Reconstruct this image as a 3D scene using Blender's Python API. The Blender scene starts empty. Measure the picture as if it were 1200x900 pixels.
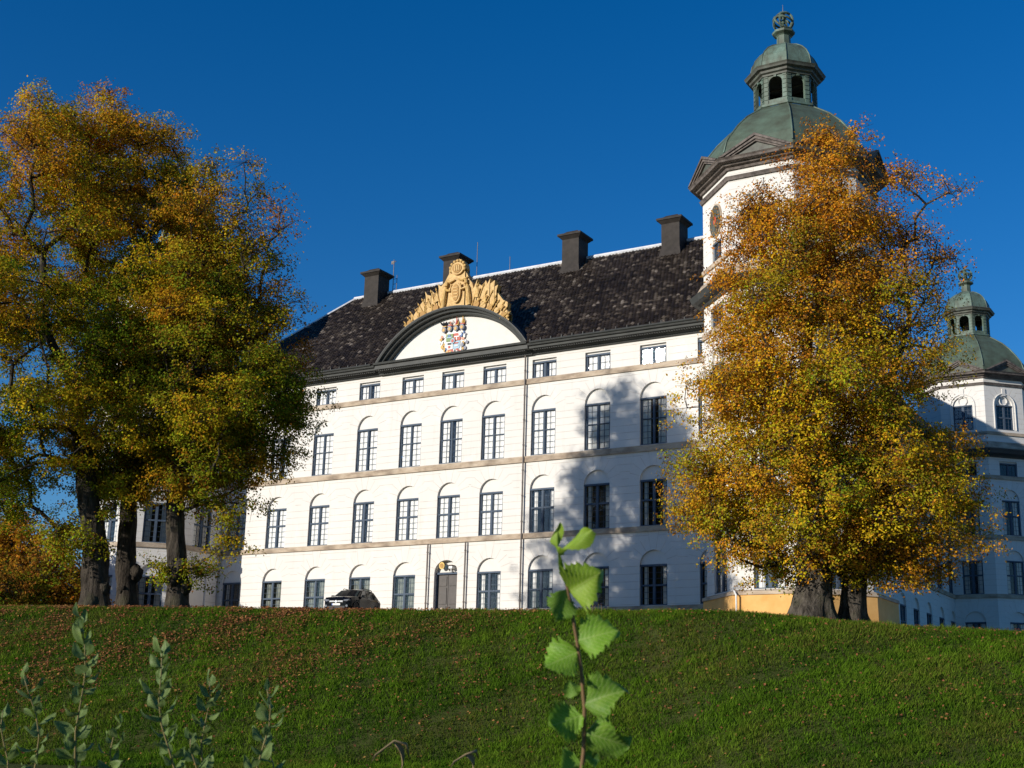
import bpy, math, random
import numpy as np
from mathutils import Vector, Matrix

random.seed(4)
RNG = np.random.default_rng(11)
scene = bpy.context.scene
COL = scene.collection

# ------------------------------------------------------------------ camera
CAM = np.array([46.883, -70.0, -8.0])
YAW, PITCH, ROLL = math.radians(-31.25279), math.radians(14.59038), math.radians(1.50901)
FPX = 1558.88
FW = np.array([math.sin(YAW)*math.cos(PITCH), math.cos(YAW)*math.cos(PITCH), math.sin(PITCH)])
_r = np.array([math.cos(YAW), -math.sin(YAW), 0.0])
_u = np.cross(_r, FW)
RT = math.cos(ROLL)*_r + math.sin(ROLL)*_u
UP = -math.sin(ROLL)*_r + math.cos(ROLL)*_u
FH = np.array([math.sin(YAW), math.cos(YAW)])        # level heading of the camera
RH = np.array([math.cos(YAW), -math.sin(YAW)])

cam_data = bpy.data.cameras.new("camera")
cam = bpy.data.objects.new("camera", cam_data)
COL.objects.link(cam)
cam.matrix_world = Matrix(((RT[0], UP[0], -FW[0], CAM[0]), (RT[1], UP[1], -FW[1], CAM[1]),
                           (RT[2], UP[2], -FW[2], CAM[2]), (0, 0, 0, 1)))
cam_data.sensor_width = 36.0
cam_data.lens = 36.0*FPX/1200.0
cam_data.clip_start = 0.05
cam_data.clip_end = 9000
cam_data.dof.use_dof = True
cam_data.dof.focus_distance = 72.0
cam_data.dof.aperture_fstop = 17.0
scene.camera = cam


def ray(u, v):
    return FW + (u-600)/FPX*RT - (v-450)/FPX*UP


def at_depth(u, v, d):
    return CAM + d*ray(u, v)


def upright(u, v, dh):
    """point seen at u, v on the upright plane dh metres ahead of the camera"""
    d = ray(u, v)
    return CAM + dh/(d[:2] @ FH)*d


def on_plane(u, v, axis, val):
    d = ray(u, v)
    return CAM + (val-CAM[axis])/d[axis]*d


# ------------------------------------------------------------------ light
SUN = np.array([-0.4113, -0.8694, 0.2741])           # towards the sun
SUN /= np.linalg.norm(SUN)
world = bpy.data.worlds.new("World")
scene.world = world
world.use_nodes = True
wn = world.node_tree
wn.nodes.clear()
wo = wn.nodes.new("ShaderNodeOutputWorld")
bg = wn.nodes.new("ShaderNodeBackground")
sky = wn.nodes.new("ShaderNodeTexSky")
sky.sky_type = 'NISHITA'
sky.sun_disc = False
sky.sun_elevation = math.asin(SUN[2])
sky.sun_rotation = math.atan2(SUN[0], SUN[1])
sky.air_density = 1.0
sky.dust_density = 0.1
sky.ozone_density = 4.5
bg.inputs[1].default_value = 0.092
hsv = wn.nodes.new("ShaderNodeHueSaturation")           # the camera's saturated rendering of the clear sky
hsv.inputs['Saturation'].default_value = 1.27
hsv.inputs['Hue'].default_value = 0.508
hsv.inputs['Value'].default_value = 1.0
wn.links.new(sky.outputs[0], hsv.inputs['Color'])
wn.links.new(hsv.outputs[0], bg.inputs[0])
wn.links.new(bg.outputs[0], wo.inputs[0])

sun_data = bpy.data.lights.new("sun", 'SUN')
sun_data.energy = 4.1
sun_data.angle = math.radians(0.5)
sun_data.color = (1.0, 0.93, 0.83)
sun = bpy.data.objects.new("sun", sun_data)
COL.objects.link(sun)
sun.rotation_euler = Vector(SUN).to_track_quat('Z', 'Y').to_euler()
sun.location = (0, -60, 60)

scene.view_settings.view_transform = 'Standard'
scene.view_settings.look = 'None'
scene.view_settings.gamma = 1.0
scene.view_settings.exposure = 0.38
scene.render.engine = 'CYCLES'
scene.cycles.max_bounces = 8
scene.cycles.transparent_max_bounces = 12


# ------------------------------------------------------------------ materials
class Mat:
    """small helper to wire procedural materials"""
    def __init__(self, name):
        self.m = bpy.data.materials.new(name)
        self.m.use_nodes = True
        self.t = self.m.node_tree
        self.b = self.t.nodes["Principled BSDF"]
        self.out = self.t.nodes["Material Output"]

    def n(self, kind, **kw):
        nd = self.t.nodes.new(kind)
        for k, v in kw.items():
            if k.startswith("i_"):
                nd.inputs[k[2:]].default_value = v
            else:
                setattr(nd, k, v)
        return nd

    def l(self, a, b):
        self.t.links.new(a, b)

    def coord(self, scale=(1, 1, 1), gen='Object'):
        tc = self.n("ShaderNodeTexCoord")
        mp = self.n("ShaderNodeMapping")
        mp.inputs['Scale'].default_value = scale
        self.l(tc.outputs[gen], mp.inputs[0])
        return mp.outputs[0]

    def noise(self, scale, detail=4, rough=0.55, vec=None):
        nd = self.n("ShaderNodeTexNoise")
        nd.inputs['Scale'].default_value = scale
        nd.inputs['Detail'].default_value = detail
        nd.inputs['Roughness'].default_value = rough
        self.l(vec if vec is not None else self.coord(), nd.inputs['Vector'])
        return nd.outputs[0]

    def ramp(self, fac, stops):
        r = self.n("ShaderNodeValToRGB")
        e = r.color_ramp.elements
        while len(e) < len(stops):
            e.new(0.5)
        for i, (p, c) in enumerate(stops):
            e[i].position = p
            e[i].color = tuple(c)+(1,) if len(c) == 3 else c
        self.l(fac, r.inputs[0])
        return r.outputs[0]

    def math(self, op, a, b=None, c=None, clamp=False):
        nd = self.n("ShaderNodeMath", operation=op)
        nd.use_clamp = clamp
        for i, x in enumerate((a, b, c)):
            if x is None:
                continue
            if isinstance(x, (int, float)):
                nd.inputs[i].default_value = x
            else:
                self.l(x, nd.inputs[i])
        return nd.outputs[0]

    def mix(self, fac, a, b):
        nd = self.n("ShaderNodeMix", data_type='RGBA')
        for sock, x in ((nd.inputs[0], fac), (nd.inputs[6], a), (nd.inputs[7], b)):
            if isinstance(x, (int, float)):
                sock.default_value = x
            elif isinstance(x, tuple):
                sock.default_value = x if len(x) == 4 else x+(1,)
            else:
                self.l(x, sock)
        return nd.outputs[2]

    def attr(self, name):
        a = self.n("ShaderNodeAttribute", attribute_name=name)
        return a

    def bump(self, height, strength=0.5, dist=0.02):
        b = self.n("ShaderNodeBump")
        b.inputs['Strength'].default_value = strength
        b.inputs['Distance'].default_value = dist
        self.l(height, b.inputs['Height'])
        self.l(b.outputs[0], self.b.inputs['Normal'])

    def color(self, c):
        if isinstance(c, tuple):
            self.b.inputs['Base Color'].default_value = c if len(c) == 4 else c+(1,)
        else:
            self.l(c, self.b.inputs['Base Color'])

    def set(self, rough=0.6, spec=0.5, metal=0.0):
        self.b.inputs['Roughness'].default_value = rough
        self.b.inputs['Specular IOR Level'].default_value = spec
        self.b.inputs['Metallic'].default_value = metal


def mottled(name, c1, c2, scale=3.0, rough=0.7, spec=0.4, bump=0.0, detail=6, metal=0.0):
    m = Mat(name)
    f = m.noise(scale, detail, 0.6)
    m.color(m.ramp(f, [(0.3, c1), (0.7, c2)]))
    m.set(rough, spec, metal)
    if bump:
        m.bump(f, 0.6, bump)
    return m.m


def plaster_material():
    """lime washed ashlar imitation: level joints, radial joints over the arches"""
    m = Mat("white_lime_plaster")
    at = m.attr("cell")
    sx = m.n("ShaderNodeSeparateXYZ")
    m.l(at.outputs['Vector'], sx.inputs[0])
    X, Z, K = sx.outputs[0], sx.outputs[1], sx.outputs[2]      # K: height over the storey datum
    ph = m.math('FRACT', m.math('DIVIDE', K, 0.44))
    dz = m.math('MULTIPLY', m.math('ABSOLUTE', m.math('SUBTRACT', ph, 0.5)), 0.44)
    level = m.math('LESS_THAN', dz, 0.014)
    r = m.math('SQRT', m.math('ADD', m.math('MULTIPLY', X, X), m.math('MULTIPLY', Z, Z)))
    th = m.math('ARCTAN2', X, Z)
    step = 0.36
    tf = m.math('FRACT', m.math('ADD', m.math('DIVIDE', th, step), 0.0))
    dth = m.math('MULTIPLY', m.math('MULTIPLY', m.math('ABSOLUTE', m.math('SUBTRACT', tf, 0.5)), step), r)
    radial = m.math('LESS_THAN', dth, 0.014)
    inarch = m.math('MULTIPLY', m.math('LESS_THAN', r, 1.62), m.math('GREATER_THAN', Z, 0.12))
    # keystone joints run on up to the string course
    inkey = m.math('MULTIPLY', m.math('LESS_THAN', m.math('ABSOLUTE', th), 0.2), m.math('GREATER_THAN', Z, 0.2))
    inarch = m.math('MAXIMUM', inarch, inkey)
    g = m.math('ADD', m.math('MULTIPLY', inarch, radial),
               m.math('MULTIPLY', m.math('SUBTRACT', 1.0, inarch), level), clamp=True)
    big = m.noise(0.35, 5, 0.6)
    streak = m.noise(1.0, 5, 0.65, m.coord((2.5, 2.5, 0.25)))
    fine = m.noise(9.0, 4, 0.6)
    base = m.ramp(big, [(0.3, (0.655, 0.63, 0.585)), (0.7, (0.70, 0.678, 0.635))])
    base = m.mix(m.math('MULTIPLY', m.ramp(streak, [(0.55, (0, 0, 0)), (0.8, (1, 1, 1))]), 0.34), base, (0.47, 0.42, 0.35))
    broken = m.ramp(m.noise(1.3, 3, 0.6), [(0.35, (0.12, 0.12, 0.12)), (0.7, (0.7, 0.7, 0.7))])
    patch = m.ramp(m.noise(0.9, 3, 0.5, m.coord((1.0, 1.0, 0.6))), [(0.60, (0, 0, 0)), (0.63, (1, 1, 1))])
    base = m.mix(m.math('MULTIPLY', patch, 0.16), base, (0.78, 0.77, 0.75))
    m.color(m.mix(m.math('MULTIPLY', g, broken), base, (0.40, 0.33, 0.26)))
    m.set(0.85, 0.25)
    h = m.math('SUBTRACT', m.math('MULTIPLY', fine, 0.12), g)
    m.bump(h, 0.6, 0.014)
    return m.m


def stone_material():
    m = Mat("weathered_sandstone")
    f = m.noise(1.2, 6, 0.65, m.coord((0.7, 0.7, 2.0)))
    c = m.ramp(f, [(0.3, (0.22, 0.165, 0.12)), (0.5, (0.42, 0.335, 0.245)), (0.72, (0.55, 0.465, 0.36))])
    d = m.noise(0.5, 4, 0.6)
    c = m.mix(m.math('MULTIPLY', m.ramp(d, [(0.5, (0, 0, 0)), (0.7, (1, 1, 1))]), 0.5), c, (0.10, 0.08, 0.065))
    m.color(c)
    m.set(0.85, 0.3)
    m.bump(m.noise(12, 4), 0.5, 0.01)
    return m.m


def copper_material():
    m = Mat("green_patina_copper")
    f = m.noise(1.1, 7, 0.65, m.coord((1.6, 1.6, 0.6)))
    c = m.ramp(f, [(0.28, (0.045, 0.042, 0.028)), (0.45, (0.075, 0.10, 0.072)), (0.62, (0.115, 0.175, 0.138)), (0.8, (0.19, 0.27, 0.22))])
    s = m.n("ShaderNodeTexBrick")
    s.inputs['Scale'].default_value = 1.0
    s.inputs['Mortar Size'].default_value = 0.012
    s.inputs['Brick Width'].default_value = 1.1
    s.inputs['Row Height'].default_value = 0.55
    m.l(m.coord(), s.inputs[0])
    m.color(c)
    m.set(0.6, 0.4)
    m.bump(f, 0.35, 0.03)
    return m.m


def glass_material(name, tint=(1, 1, 1), wav=0.35, amt=1.0):
    m = Mat(name)
    tr = m.n("ShaderNodeBsdfTransparent")
    tr.inputs[0].default_value = tint+(1,)
    gl = m.n("ShaderNodeBsdfGlossy")
    gl.inputs['Roughness'].default_value = 0.02
    fr = m.n("ShaderNodeFresnel")
    fr.inputs[0].default_value = 1.6
    nz = m.noise(3.5, 2, 0.5)
    cell = m.n("ShaderNodeTexVoronoi")
    cell.inputs['Scale'].default_value = 3.2
    m.l(m.coord(), cell.inputs['Vector'])
    bp = m.n("ShaderNodeBump")
    bp.inputs['Strength'].default_value = wav
    bp.inputs['Distance'].default_value = 0.012
    m.l(nz, bp.inputs['Height'])
    m.l(bp.outputs[0], gl.inputs['Normal'])
    mx = m.n("ShaderNodeMixShader")
    m.l(m.math('MULTIPLY', fr.outputs[0], amt, clamp=True), mx.inputs[0])
    m.l(tr.outputs[0], mx.inputs[1])
    m.l(gl.outputs[0], mx.inputs[2])
    m.l(mx.outputs[0], m.out.inputs[0])
    return m.m


def curtain_material():
    m = Mat("pale_roller_blind")
    w = m.n("ShaderNodeTexWave")
    w.inputs['Scale'].default_value = 5.0
    w.inputs['Distortion'].default_value = 1.5
    w.bands_direction = 'X'
    m.l(m.coord(), w.inputs[0])
    m.color(m.ramp(w.outputs[1], [(0.0, (0.70, 0.71, 0.69)), (1.0, (0.84, 0.83, 0.80))]))
    m.set(0.9, 0.1)
    return m.m


def tile_material():
    m = Mat("black_glazed_roof_tiles")
    at = m.attr("tone")
    c = m.ramp(at.outputs['Fac'], [(0.0, (0.013, 0.009, 0.006)), (0.4, (0.032, 0.023, 0.016)), (0.7, (0.066, 0.050, 0.036)), (0.9, (0.135, 0.108, 0.080)), (1.0, (0.23, 0.19, 0.15))])
    f = m.noise(2.0, 5, 0.7)
    m.color(m.mix(m.math('MULTIPLY', m.ramp(f, [(0.5, (0, 0, 0)), (0.75, (1, 1, 1))]), 0.4), c, (0.055, 0.048, 0.03)))
    m.set(0.5, 0.25)
    return m.m


def leaf_material(name, sat=1.0, transl=0.35):
    m = Mat(name)
    at = m.attr("tint")
    dif = m.n("ShaderNodeBsdfDiffuse")
    trn = m.n("ShaderNodeBsdfTranslucent")
    mx = m.n("ShaderNodeMixShader")
    mx.inputs[0].default_value = transl
    m.l(at.outputs['Color'], dif.inputs[0])
    m.l(at.outputs['Color'], trn.inputs[0])
    m.l(dif.outputs[0], mx.inputs[1])
    m.l(trn.outputs[0], mx.inputs[2])
    m.l(mx.outputs[0], m.out.inputs[0])
    return m.m


def ground_material():
    m = Mat("turf_and_soil")
    a = m.noise(0.5, 6, 0.6)
    b = m.noise(6.0, 6, 0.7)
    c = m.ramp(a, [(0.35, (0.045, 0.060, 0.012)), (0.55, (0.06, 0.075, 0.016)), (0.7, (0.085, 0.07, 0.025))])
    c = m.mix(m.ramp(b, [(0.4, (0, 0, 0)), (0.7, (0.6, 0.6, 0.6))]), c, (0.04, 0.03, 0.014))
    g = m.attr("gravel")
    c = m.mix(g.outputs['Fac'], c, (0.42, 0.36, 0.28))
    m.color(c)
    m.set(0.95, 0.1)
    m.bump(b, 0.8, 0.05)
    return m.m


def bark_material(name, c1, c2):
    m = Mat(name)
    f = m.noise(2.2, 8, 0.7, m.coord((3.0, 3.0, 0.55)))
    v = m.noise(1.0, 4, 0.6)
    c = m.ramp(f, [(0.36, c1), (0.62, c2)])
    m.color(m.mix(m.math('MULTIPLY', m.ramp(v, [(0.5, (0, 0, 0)), (0.7, (1, 1, 1))]), 0.35), c, (0.10, 0.105, 0.05)))
    m.set(0.95, 0.15)
    m.bump(f, 1.0, 0.16)
    return m.m


def plain(name, c, rough=0.5, spec=0.5, metal=0.0, var=0.15, scale=4.0):
    m = Mat(name)
    f = m.noise(scale, 4, 0.6)
    lo = tuple(x*(1-var) for x in c)
    hi = tuple(min(1, x*(1+var)) for x in c)
    m.color(m.ramp(f, [(0.3, lo), (0.7, hi)]))
    m.set(rough, spec, metal)
    return m.m


PLASTER = plaster_material()
LUNETTE = mottled("smooth_white_plaster", (0.655, 0.632, 0.59), (0.70, 0.68, 0.64), 2.0, 0.85, 0.2)
STONE = stone_material()
COPPER = copper_material()
DOMECOPPER = mottled("dull_green_brown_copper", (0.048, 0.054, 0.036), (0.095, 0.145, 0.105), 0.9, 0.65, 0.35, detail=7)
BARECOPPER = mottled("dark_streaked_copper", (0.045, 0.04, 0.032), (0.11, 0.125, 0.10), 2.0, 0.6, 0.4)
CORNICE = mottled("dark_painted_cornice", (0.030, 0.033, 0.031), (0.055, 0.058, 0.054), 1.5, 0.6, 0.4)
WOODCORN = mottled("grey_brown_weathered_wood", (0.055, 0.045, 0.04), (0.20, 0.17, 0.15), 3.0, 0.8, 0.3)
FRAME = plain("slate_blue_window_paint", (0.066, 0.092, 0.130), 0.65, 0.2)
GLASS = glass_material("wavy_window_glass", (1, 1, 1), 0.35, 1.5)
BLIND = curtain_material()
GREYREFLECT = mottled("painted_grey_green_reflection", (0.13, 0.15, 0.135), (0.32, 0.345, 0.31), 1.4, 0.9, 0.1)  # mirrored greenery put into the colour of a sheet
DARKROOM = plain("dark_room_behind_glass", (0.018, 0.022, 0.028), 0.9, 0.1)  # near-black sheet stands in for the darkness of the unlit room
OCHRE = mottled("ochre_limewash", (0.60, 0.33, 0.10), (0.72, 0.43, 0.16), 1.2, 0.85, 0.2)
TILE = tile_material()
RIDGE = mottled("pale_ridge_flashing", (0.55, 0.56, 0.58), (0.75, 0.76, 0.78), 3, 0.5, 0.5)
CHIMNEY = mottled("brown_black_chimney_sheet", (0.024, 0.020, 0.017), (0.044, 0.037, 0.032), 2.5, 0.75, 0.25)
GOLD = mottled("ochre_gold_carving", (0.40, 0.225, 0.055), (0.68, 0.45, 0.16), 6, 0.55, 0.4, bump=0.05)  # darker noise tone paints shade into the hollows of the carving
GOLDDEEP = plain("shaded_gold_relief", (0.40, 0.22, 0.06), 0.65, 0.3)
PIPE = mottled("grey_brown_drainpipe", (0.10, 0.085, 0.075), (0.20, 0.17, 0.15), 3, 0.6, 0.4)
WHITEPIPE = plain("white_painted_pipe", (0.7, 0.7, 0.68), 0.5, 0.4)
DOORPAINT = mottled("dark_brown_door", (0.055, 0.048, 0.043), (0.085, 0.074, 0.066), 3, 0.6, 0.4)
BRONZE = mottled("bell_bronze", (0.16, 0.085, 0.045), (0.28, 0.16, 0.09), 3, 0.5, 0.5, metal=0.6)
BARK = bark_material("ridged_grey_brown_bark", (0.016, 0.013, 0.010), (0.085, 0.070, 0.055))
BARKPALE = bark_material("pale_rugged_bark", (0.022, 0.019, 0.015), (0.125, 0.108, 0.088))
LEAF = leaf_material("autumn_foliage")
GRASS = leaf_material("grass_blades", 1.0, 0.3)
GROUND = ground_material()


# ------------------------------------------------------------------ object helpers
ORIGIN = {}


def link(o, parent=None, origin=(0, 0, 0)):
    COL.objects.link(o)
    ORIGIN[o.name] = np.array(origin, float)
    if parent is not None:
        o.parent = parent
        o.location = tuple(np.array(origin, float)-ORIGIN[parent.name])
    else:
        o.location = tuple(origin)
    return o


def tag(o, label=None, cat=None, group=None, kind=None):
    for k, v in (("label", label), ("category", cat), ("group", group), ("kind", kind)):
        if v:
            o[k] = v
    return o


def thing(name, origin, label, cat, group=None):
    o = bpy.data.objects.new(name, None)
    o.empty_display_size = 0.3
    link(o, None, origin)
    return tag(o, label, cat, group)


class MB:
    """collects polygons and links them as one mesh object"""
    def __init__(self, M=None):
        self.v, self.f, self.mi, self.mats = [], [], [], []
        self.cell = []
        self.M = M

    def mat(self, m):
        if m not in self.mats:
            self.mats.append(m)
        return self.mats.index(m)

    def add(self, verts, faces, m, cell=None):
        o = len(self.v)
        k = self.mat(m)
        for i, p in enumerate(verts):
            self.v.append(tuple(self.M @ Vector(p)) if self.M is not None else tuple(p))
            self.cell.append(cell[i] if cell is not None else (9.0, -9.0, p[2]))
        for f in faces:
            self.f.append(tuple(o+i for i in f))
            self.mi.append(k)

    def quad(self, a, b, c, d, m, cell=None):
        self.add([a, b, c, d], [(0, 1, 2, 3)], m, cell)

    def box(self, x0, x1, y0, y1, z0, z1, m):
        v = [(x, y, z) for z in (z0, z1) for y in (y0, y1) for x in (x0, x1)]
        self.add(v, [(0, 2, 3, 1), (4, 5, 7, 6), (0, 1, 5, 4), (2, 6, 7, 3), (0, 4, 6, 2), (1, 3, 7, 5)], m)

    def taper(self, x0, x1, y0, y1, z0, X0, X1, Y0, Y1, z1, m):
        v = [(x0, y0, z0), (x1, y0, z0), (x0, y1, z0), (x1, y1, z0), (X0, Y0, z1), (X1, Y0, z1), (X0, Y1, z1), (X1, Y1, z1)]
        self.add(v, [(0, 2, 3, 1), (4, 5, 7, 6), (0, 1, 5, 4), (2, 6, 7, 3), (0, 4, 6, 2), (1, 3, 7, 5)], m)

    def prism(self, pts, y0, y1, m, side=None):
        """outline in the xz plane given thickness between y0 (front) and y1"""
        n = len(pts)
        v = [(x, y0, z) for x, z in pts]+[(x, y1, z) for x, z in pts]
        self.add(v, [tuple(range(n)), tuple(range(2*n-1, n-1, -1))], m)
        self.add(v, [(i, i+n, (i+1) % n+n, (i+1) % n) for i in range(n)], side or m)

    def tube(self, pts, rad, m, n=8):
        pts = [np.array(p, float) for p in pts]
        rr = [rad]*len(pts) if isinstance(rad, (int, float)) else rad
        rings = []
        for i, p in enumerate(pts):
            d = pts[min(i+1, len(pts)-1)]-pts[max(i-1, 0)]
            d = d/(np.linalg.norm(d)+1e-9)
            a = np.cross(d, (0, 0, 1) if abs(d[2]) < 0.9 else (1, 0, 0))
            a /= np.linalg.norm(a)
            b = np.cross(d, a)
            rings.append([p+rr[i]*(math.cos(2*math.pi*k/n)*a+math.sin(2*math.pi*k/n)*b) for k in range(n)])
        v = [q for r in rings for q in r]
        f = []
        for i in range(len(pts)-1):
            for k in range(n):
                f.append((i*n+k, i*n+(k+1) % n, (i+1)*n+(k+1) % n, (i+1)*n+k))
        f.append(tuple(range(n-1, -1, -1)))
        f.append(tuple((len(pts)-1)*n+k for k in range(n)))
        self.add(v, f, m)

    def ngon_ring(self, c, prof, m, n=8, phase=math.pi/8, cap=True):
        """prof: list of (apothem, z) swept as a regular n-gon about c"""
        v, f = [], []
        k = 1/math.cos(math.pi/n)
        for a, z in prof:
            for i in range(n):
                t = phase+2*math.pi*i/n
                v.append((c[0]+a*k*math.cos(t), c[1]+a*k*math.sin(t), z))
        for j in range(len(prof)-1):
            for i in range(n):
                f.append((j*n+i, j*n+(i+1) % n, (j+1)*n+(i+1) % n, (j+1)*n+i))
        if cap:
            f.append(tuple(range(n-1, -1, -1)))
            f.append(tuple((len(prof)-1)*n+i for i in range(n)))
        self.add(v, f, m)

    def build(self, name, parent=None, origin=(0, 0, 0), smooth=False, cell=False):
        o3 = np.array(origin, float)
        me = bpy.data.meshes.new(name)
        me.from_pydata([tuple(np.array(p)-o3) for p in self.v], [], self.f)
        for m in self.mats:
            me.materials.append(m)
        me.polygons.foreach_set("material_index", self.mi)
        if cell:
            at = me.attributes.new("cell", 'FLOAT_VECTOR', 'POINT')
            at.data.foreach_set("vector", np.array(self.cell, np.float32).ravel())
        if smooth:
            me.polygons.foreach_set("use_smooth", [True]*len(me.polygons))
        me.update()
        return link(bpy.data.objects.new(name, me), parent, origin)


def quads_mesh(name, verts, nface, k, tint, mat, parent=None, origin=(0, 0, 0)):
    """numpy mesh of nface separate k-gons with one tint per face"""
    verts = (verts-np.array(origin)).astype(np.float32)
    me = bpy.data.meshes.new(name)
    me.vertices.add(nface*k)
    me.vertices.foreach_set("co", verts.ravel())
    me.loops.add(nface*k)
    me.loops.foreach_set("vertex_index", np.arange(nface*k, dtype=np.int32))
    me.polygons.add(nface)
    me.polygons.foreach_set("loop_start", np.arange(0, nface*k, k, dtype=np.int32))
    me.polygons.foreach_set("loop_total", np.full(nface, k, dtype=np.int32))
    at = me.attributes.new("tint", 'FLOAT_COLOR', 'FACE')
    at.data.foreach_set("color", np.concatenate([tint, np.ones((nface, 1))], 1).astype(np.float32).ravel())
    me.materials.append(mat)
    me.update(calc_edges=True)
    me.validate()
    return link(bpy.data.objects.new(name, me), parent, origin)


# ------------------------------------------------------------------ terrain
_lip_px = [(-700, 712, 60), (-300, 712.5, 58), (0, 713, 55.5), (200, 713.5, 54.5), (400, 716.5, 53.5), (600, 717.5, 52.5), (760, 717.5, 51),
           (830, 717.5, 50), (870, 719, 49.5), (940, 725, 49), (1000, 730.5, 48.6), (1050, 735, 48.4), (1110, 738.5, 48.2), (1200, 742, 48), (1500, 752, 48), (1900, 765, 48)]
_LA, _LM, _LD = [], [], []
for (uu, vv, dd) in _lip_px:
    rr_ = ray(uu, vv)
    h = rr_[:2] @ FH
    _LA.append((rr_[:2] @ RH)/h)
    _LM.append(rr_[2]/h)
    _LD.append(dd)
FLOOR = -9.75
FORECOURT = -1.75


def wob(x, y, k=1.0):
    return (np.sin(x*0.83*k+1.3)*np.cos(y*0.71*k+0.4)+0.6*np.sin(x*1.9*k-y*1.3*k+2.0)+0.45*np.sin(x*3.7*k+y*2.9*k)+0.3*np.cos(x*6.1*k-y*7.3*k))/2.3


def ground_z(x, y):
    x = np.asarray(x, float)
    y = np.asarray(y, float)
    s = (x-CAM[0])*RH[0]+(y-CAM[1])*RH[1]
    d = (x-CAM[0])*FH[0]+(y-CAM[1])*FH[1]
    a = s/np.maximum(d, 25.0)
    ld = np.interp(a, _LA, _LD)
    lm = np.interp(a, _LA, _LM)
    lz = CAM[2]+lm*ld
    foot = ld-11.5
    t = np.clip((d-foot)/11.5, 0, 1)
    # straight batter with a rounded shoulder and a soft foot
    g = np.where(t < 0.12, t*t/0.24, np.where(t < 0.8, t-0.06, 0.74+(t-0.8)-(t-0.8)**2/0.4*0.9))
    g = g/(0.74+0.2-0.09)
    zb = -9.15+(lz+9.15)*np.clip(g, 0, 1)
    zf = FLOOR+(0.6)*np.clip((d-(foot-9))/9, 0, 1)**2
    z = np.where(d < foot, zf, zb)
    plateau = np.minimum(CAM[2]+lm*d-0.012*(d-ld)-0.02, FORECOURT)
    plateau = np.maximum(plateau, np.minimum(lz, FORECOURT)-1.5)
    z = np.where(d > ld, plateau, z)
    bank = np.clip(np.minimum((d-foot+2)/3, (ld-0.6-d)/2.5), 0, 1)
    return z+bank*(0.13*wob(x, y, 0.8)+0.05*wob(x+31, y-12, 2.7))


def axis(core, step, far):
    c = np.arange(-core, core+step, step)
    o = []
    v = core+step
    st = step
    while v < far:
        o.append(v)
        st *= 1.25
        v += st
    o.append(far)
    o = np.array(o)
    return np.concatenate([-o[::-1], c, o])


S_ax = axis(32, 0.5, 6000)
D_ax = np.concatenate([-axis(0, 4, 6000)[axis(0, 4, 6000) > 0][::-1], np.arange(0, 36, 2.0), np.arange(36, 64, 0.4), np.arange(64, 150, 3.0)])
dv, st = 153.0, 4.0
ext = []
while dv < 6000:
    ext.append(dv)
    st *= 1.3
    dv += st
D_ax = np.concatenate([D_ax, ext, [6000]])
SS, DD = np.meshgrid(S_ax, D_ax)
GX = CAM[0]+SS*RH[0]+DD*FH[0]
GY = CAM[1]+SS*RH[1]+DD*FH[1]
GZ = ground_z(GX, GY)
nr, nc = SS.shape
idx = np.arange(nr*nc).reshape(nr, nc)
gf = np.stack([idx[:-1, :-1], idx[:-1, 1:], idx[1:, 1:], idx[1:, :-1]], -1).reshape(-1, 4)
gme = bpy.data.meshes.new("ground")
gme.from_pydata(np.stack([GX, GY, GZ], -1).reshape(-1, 3).tolist(), [], gf.tolist())
_a = SS/np.maximum(DD, 25)
grav = np.clip((DD-np.interp(_a, _LA, _LD)-9)/2, 0, 1)*np.clip((GY+22)/4, 0, 1)*(GY < 60)
at_ = gme.attributes.new("gravel", 'FLOAT', 'POINT')
at_.data.foreach_set("value", grav.ravel().astype(np.float32))
gme.materials.append(GROUND)
gme.polygons.foreach_set("use_smooth", [True]*len(gme.polygons))
gobj = link(bpy.data.objects.new("ground", gme))
tag(gobj, kind="structure")

# ------------------------------------------------------------------ castle
GZ0 = -1.75
castle = thing("castle", (0, 0, GZ0), "white four storey castle with black tiled roof, corner towers and gilded pediment", "castle")

BAY = [-18.05, -14.4, -10.65, -6.9, -3.33, -0.12, 3.08, 6.75, 10.52, 14.25, 18.0]
EDGE = [-19.6]+[(a+b)/2 for a, b in zip(BAY[:-1], BAY[1:])]+[19.6]
#          z0     z1     sill  spring rise  datum  kind
ROWS = [(-4.0, 3.57, -0.87, 1.46, 0.86, 3.38, 'ground'),
        (3.57, 8.32, 3.72, 6.44, 0.86, 8.14, 'first'),
        (8.32, 13.32, 8.55, 11.42, 0.94, 13.15, 'second'),
        (13.32, 15.15, 13.50, 14.72, 0.0, 15.05, 'attic')]
HW = 0.87
DEP = 0.21


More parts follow.
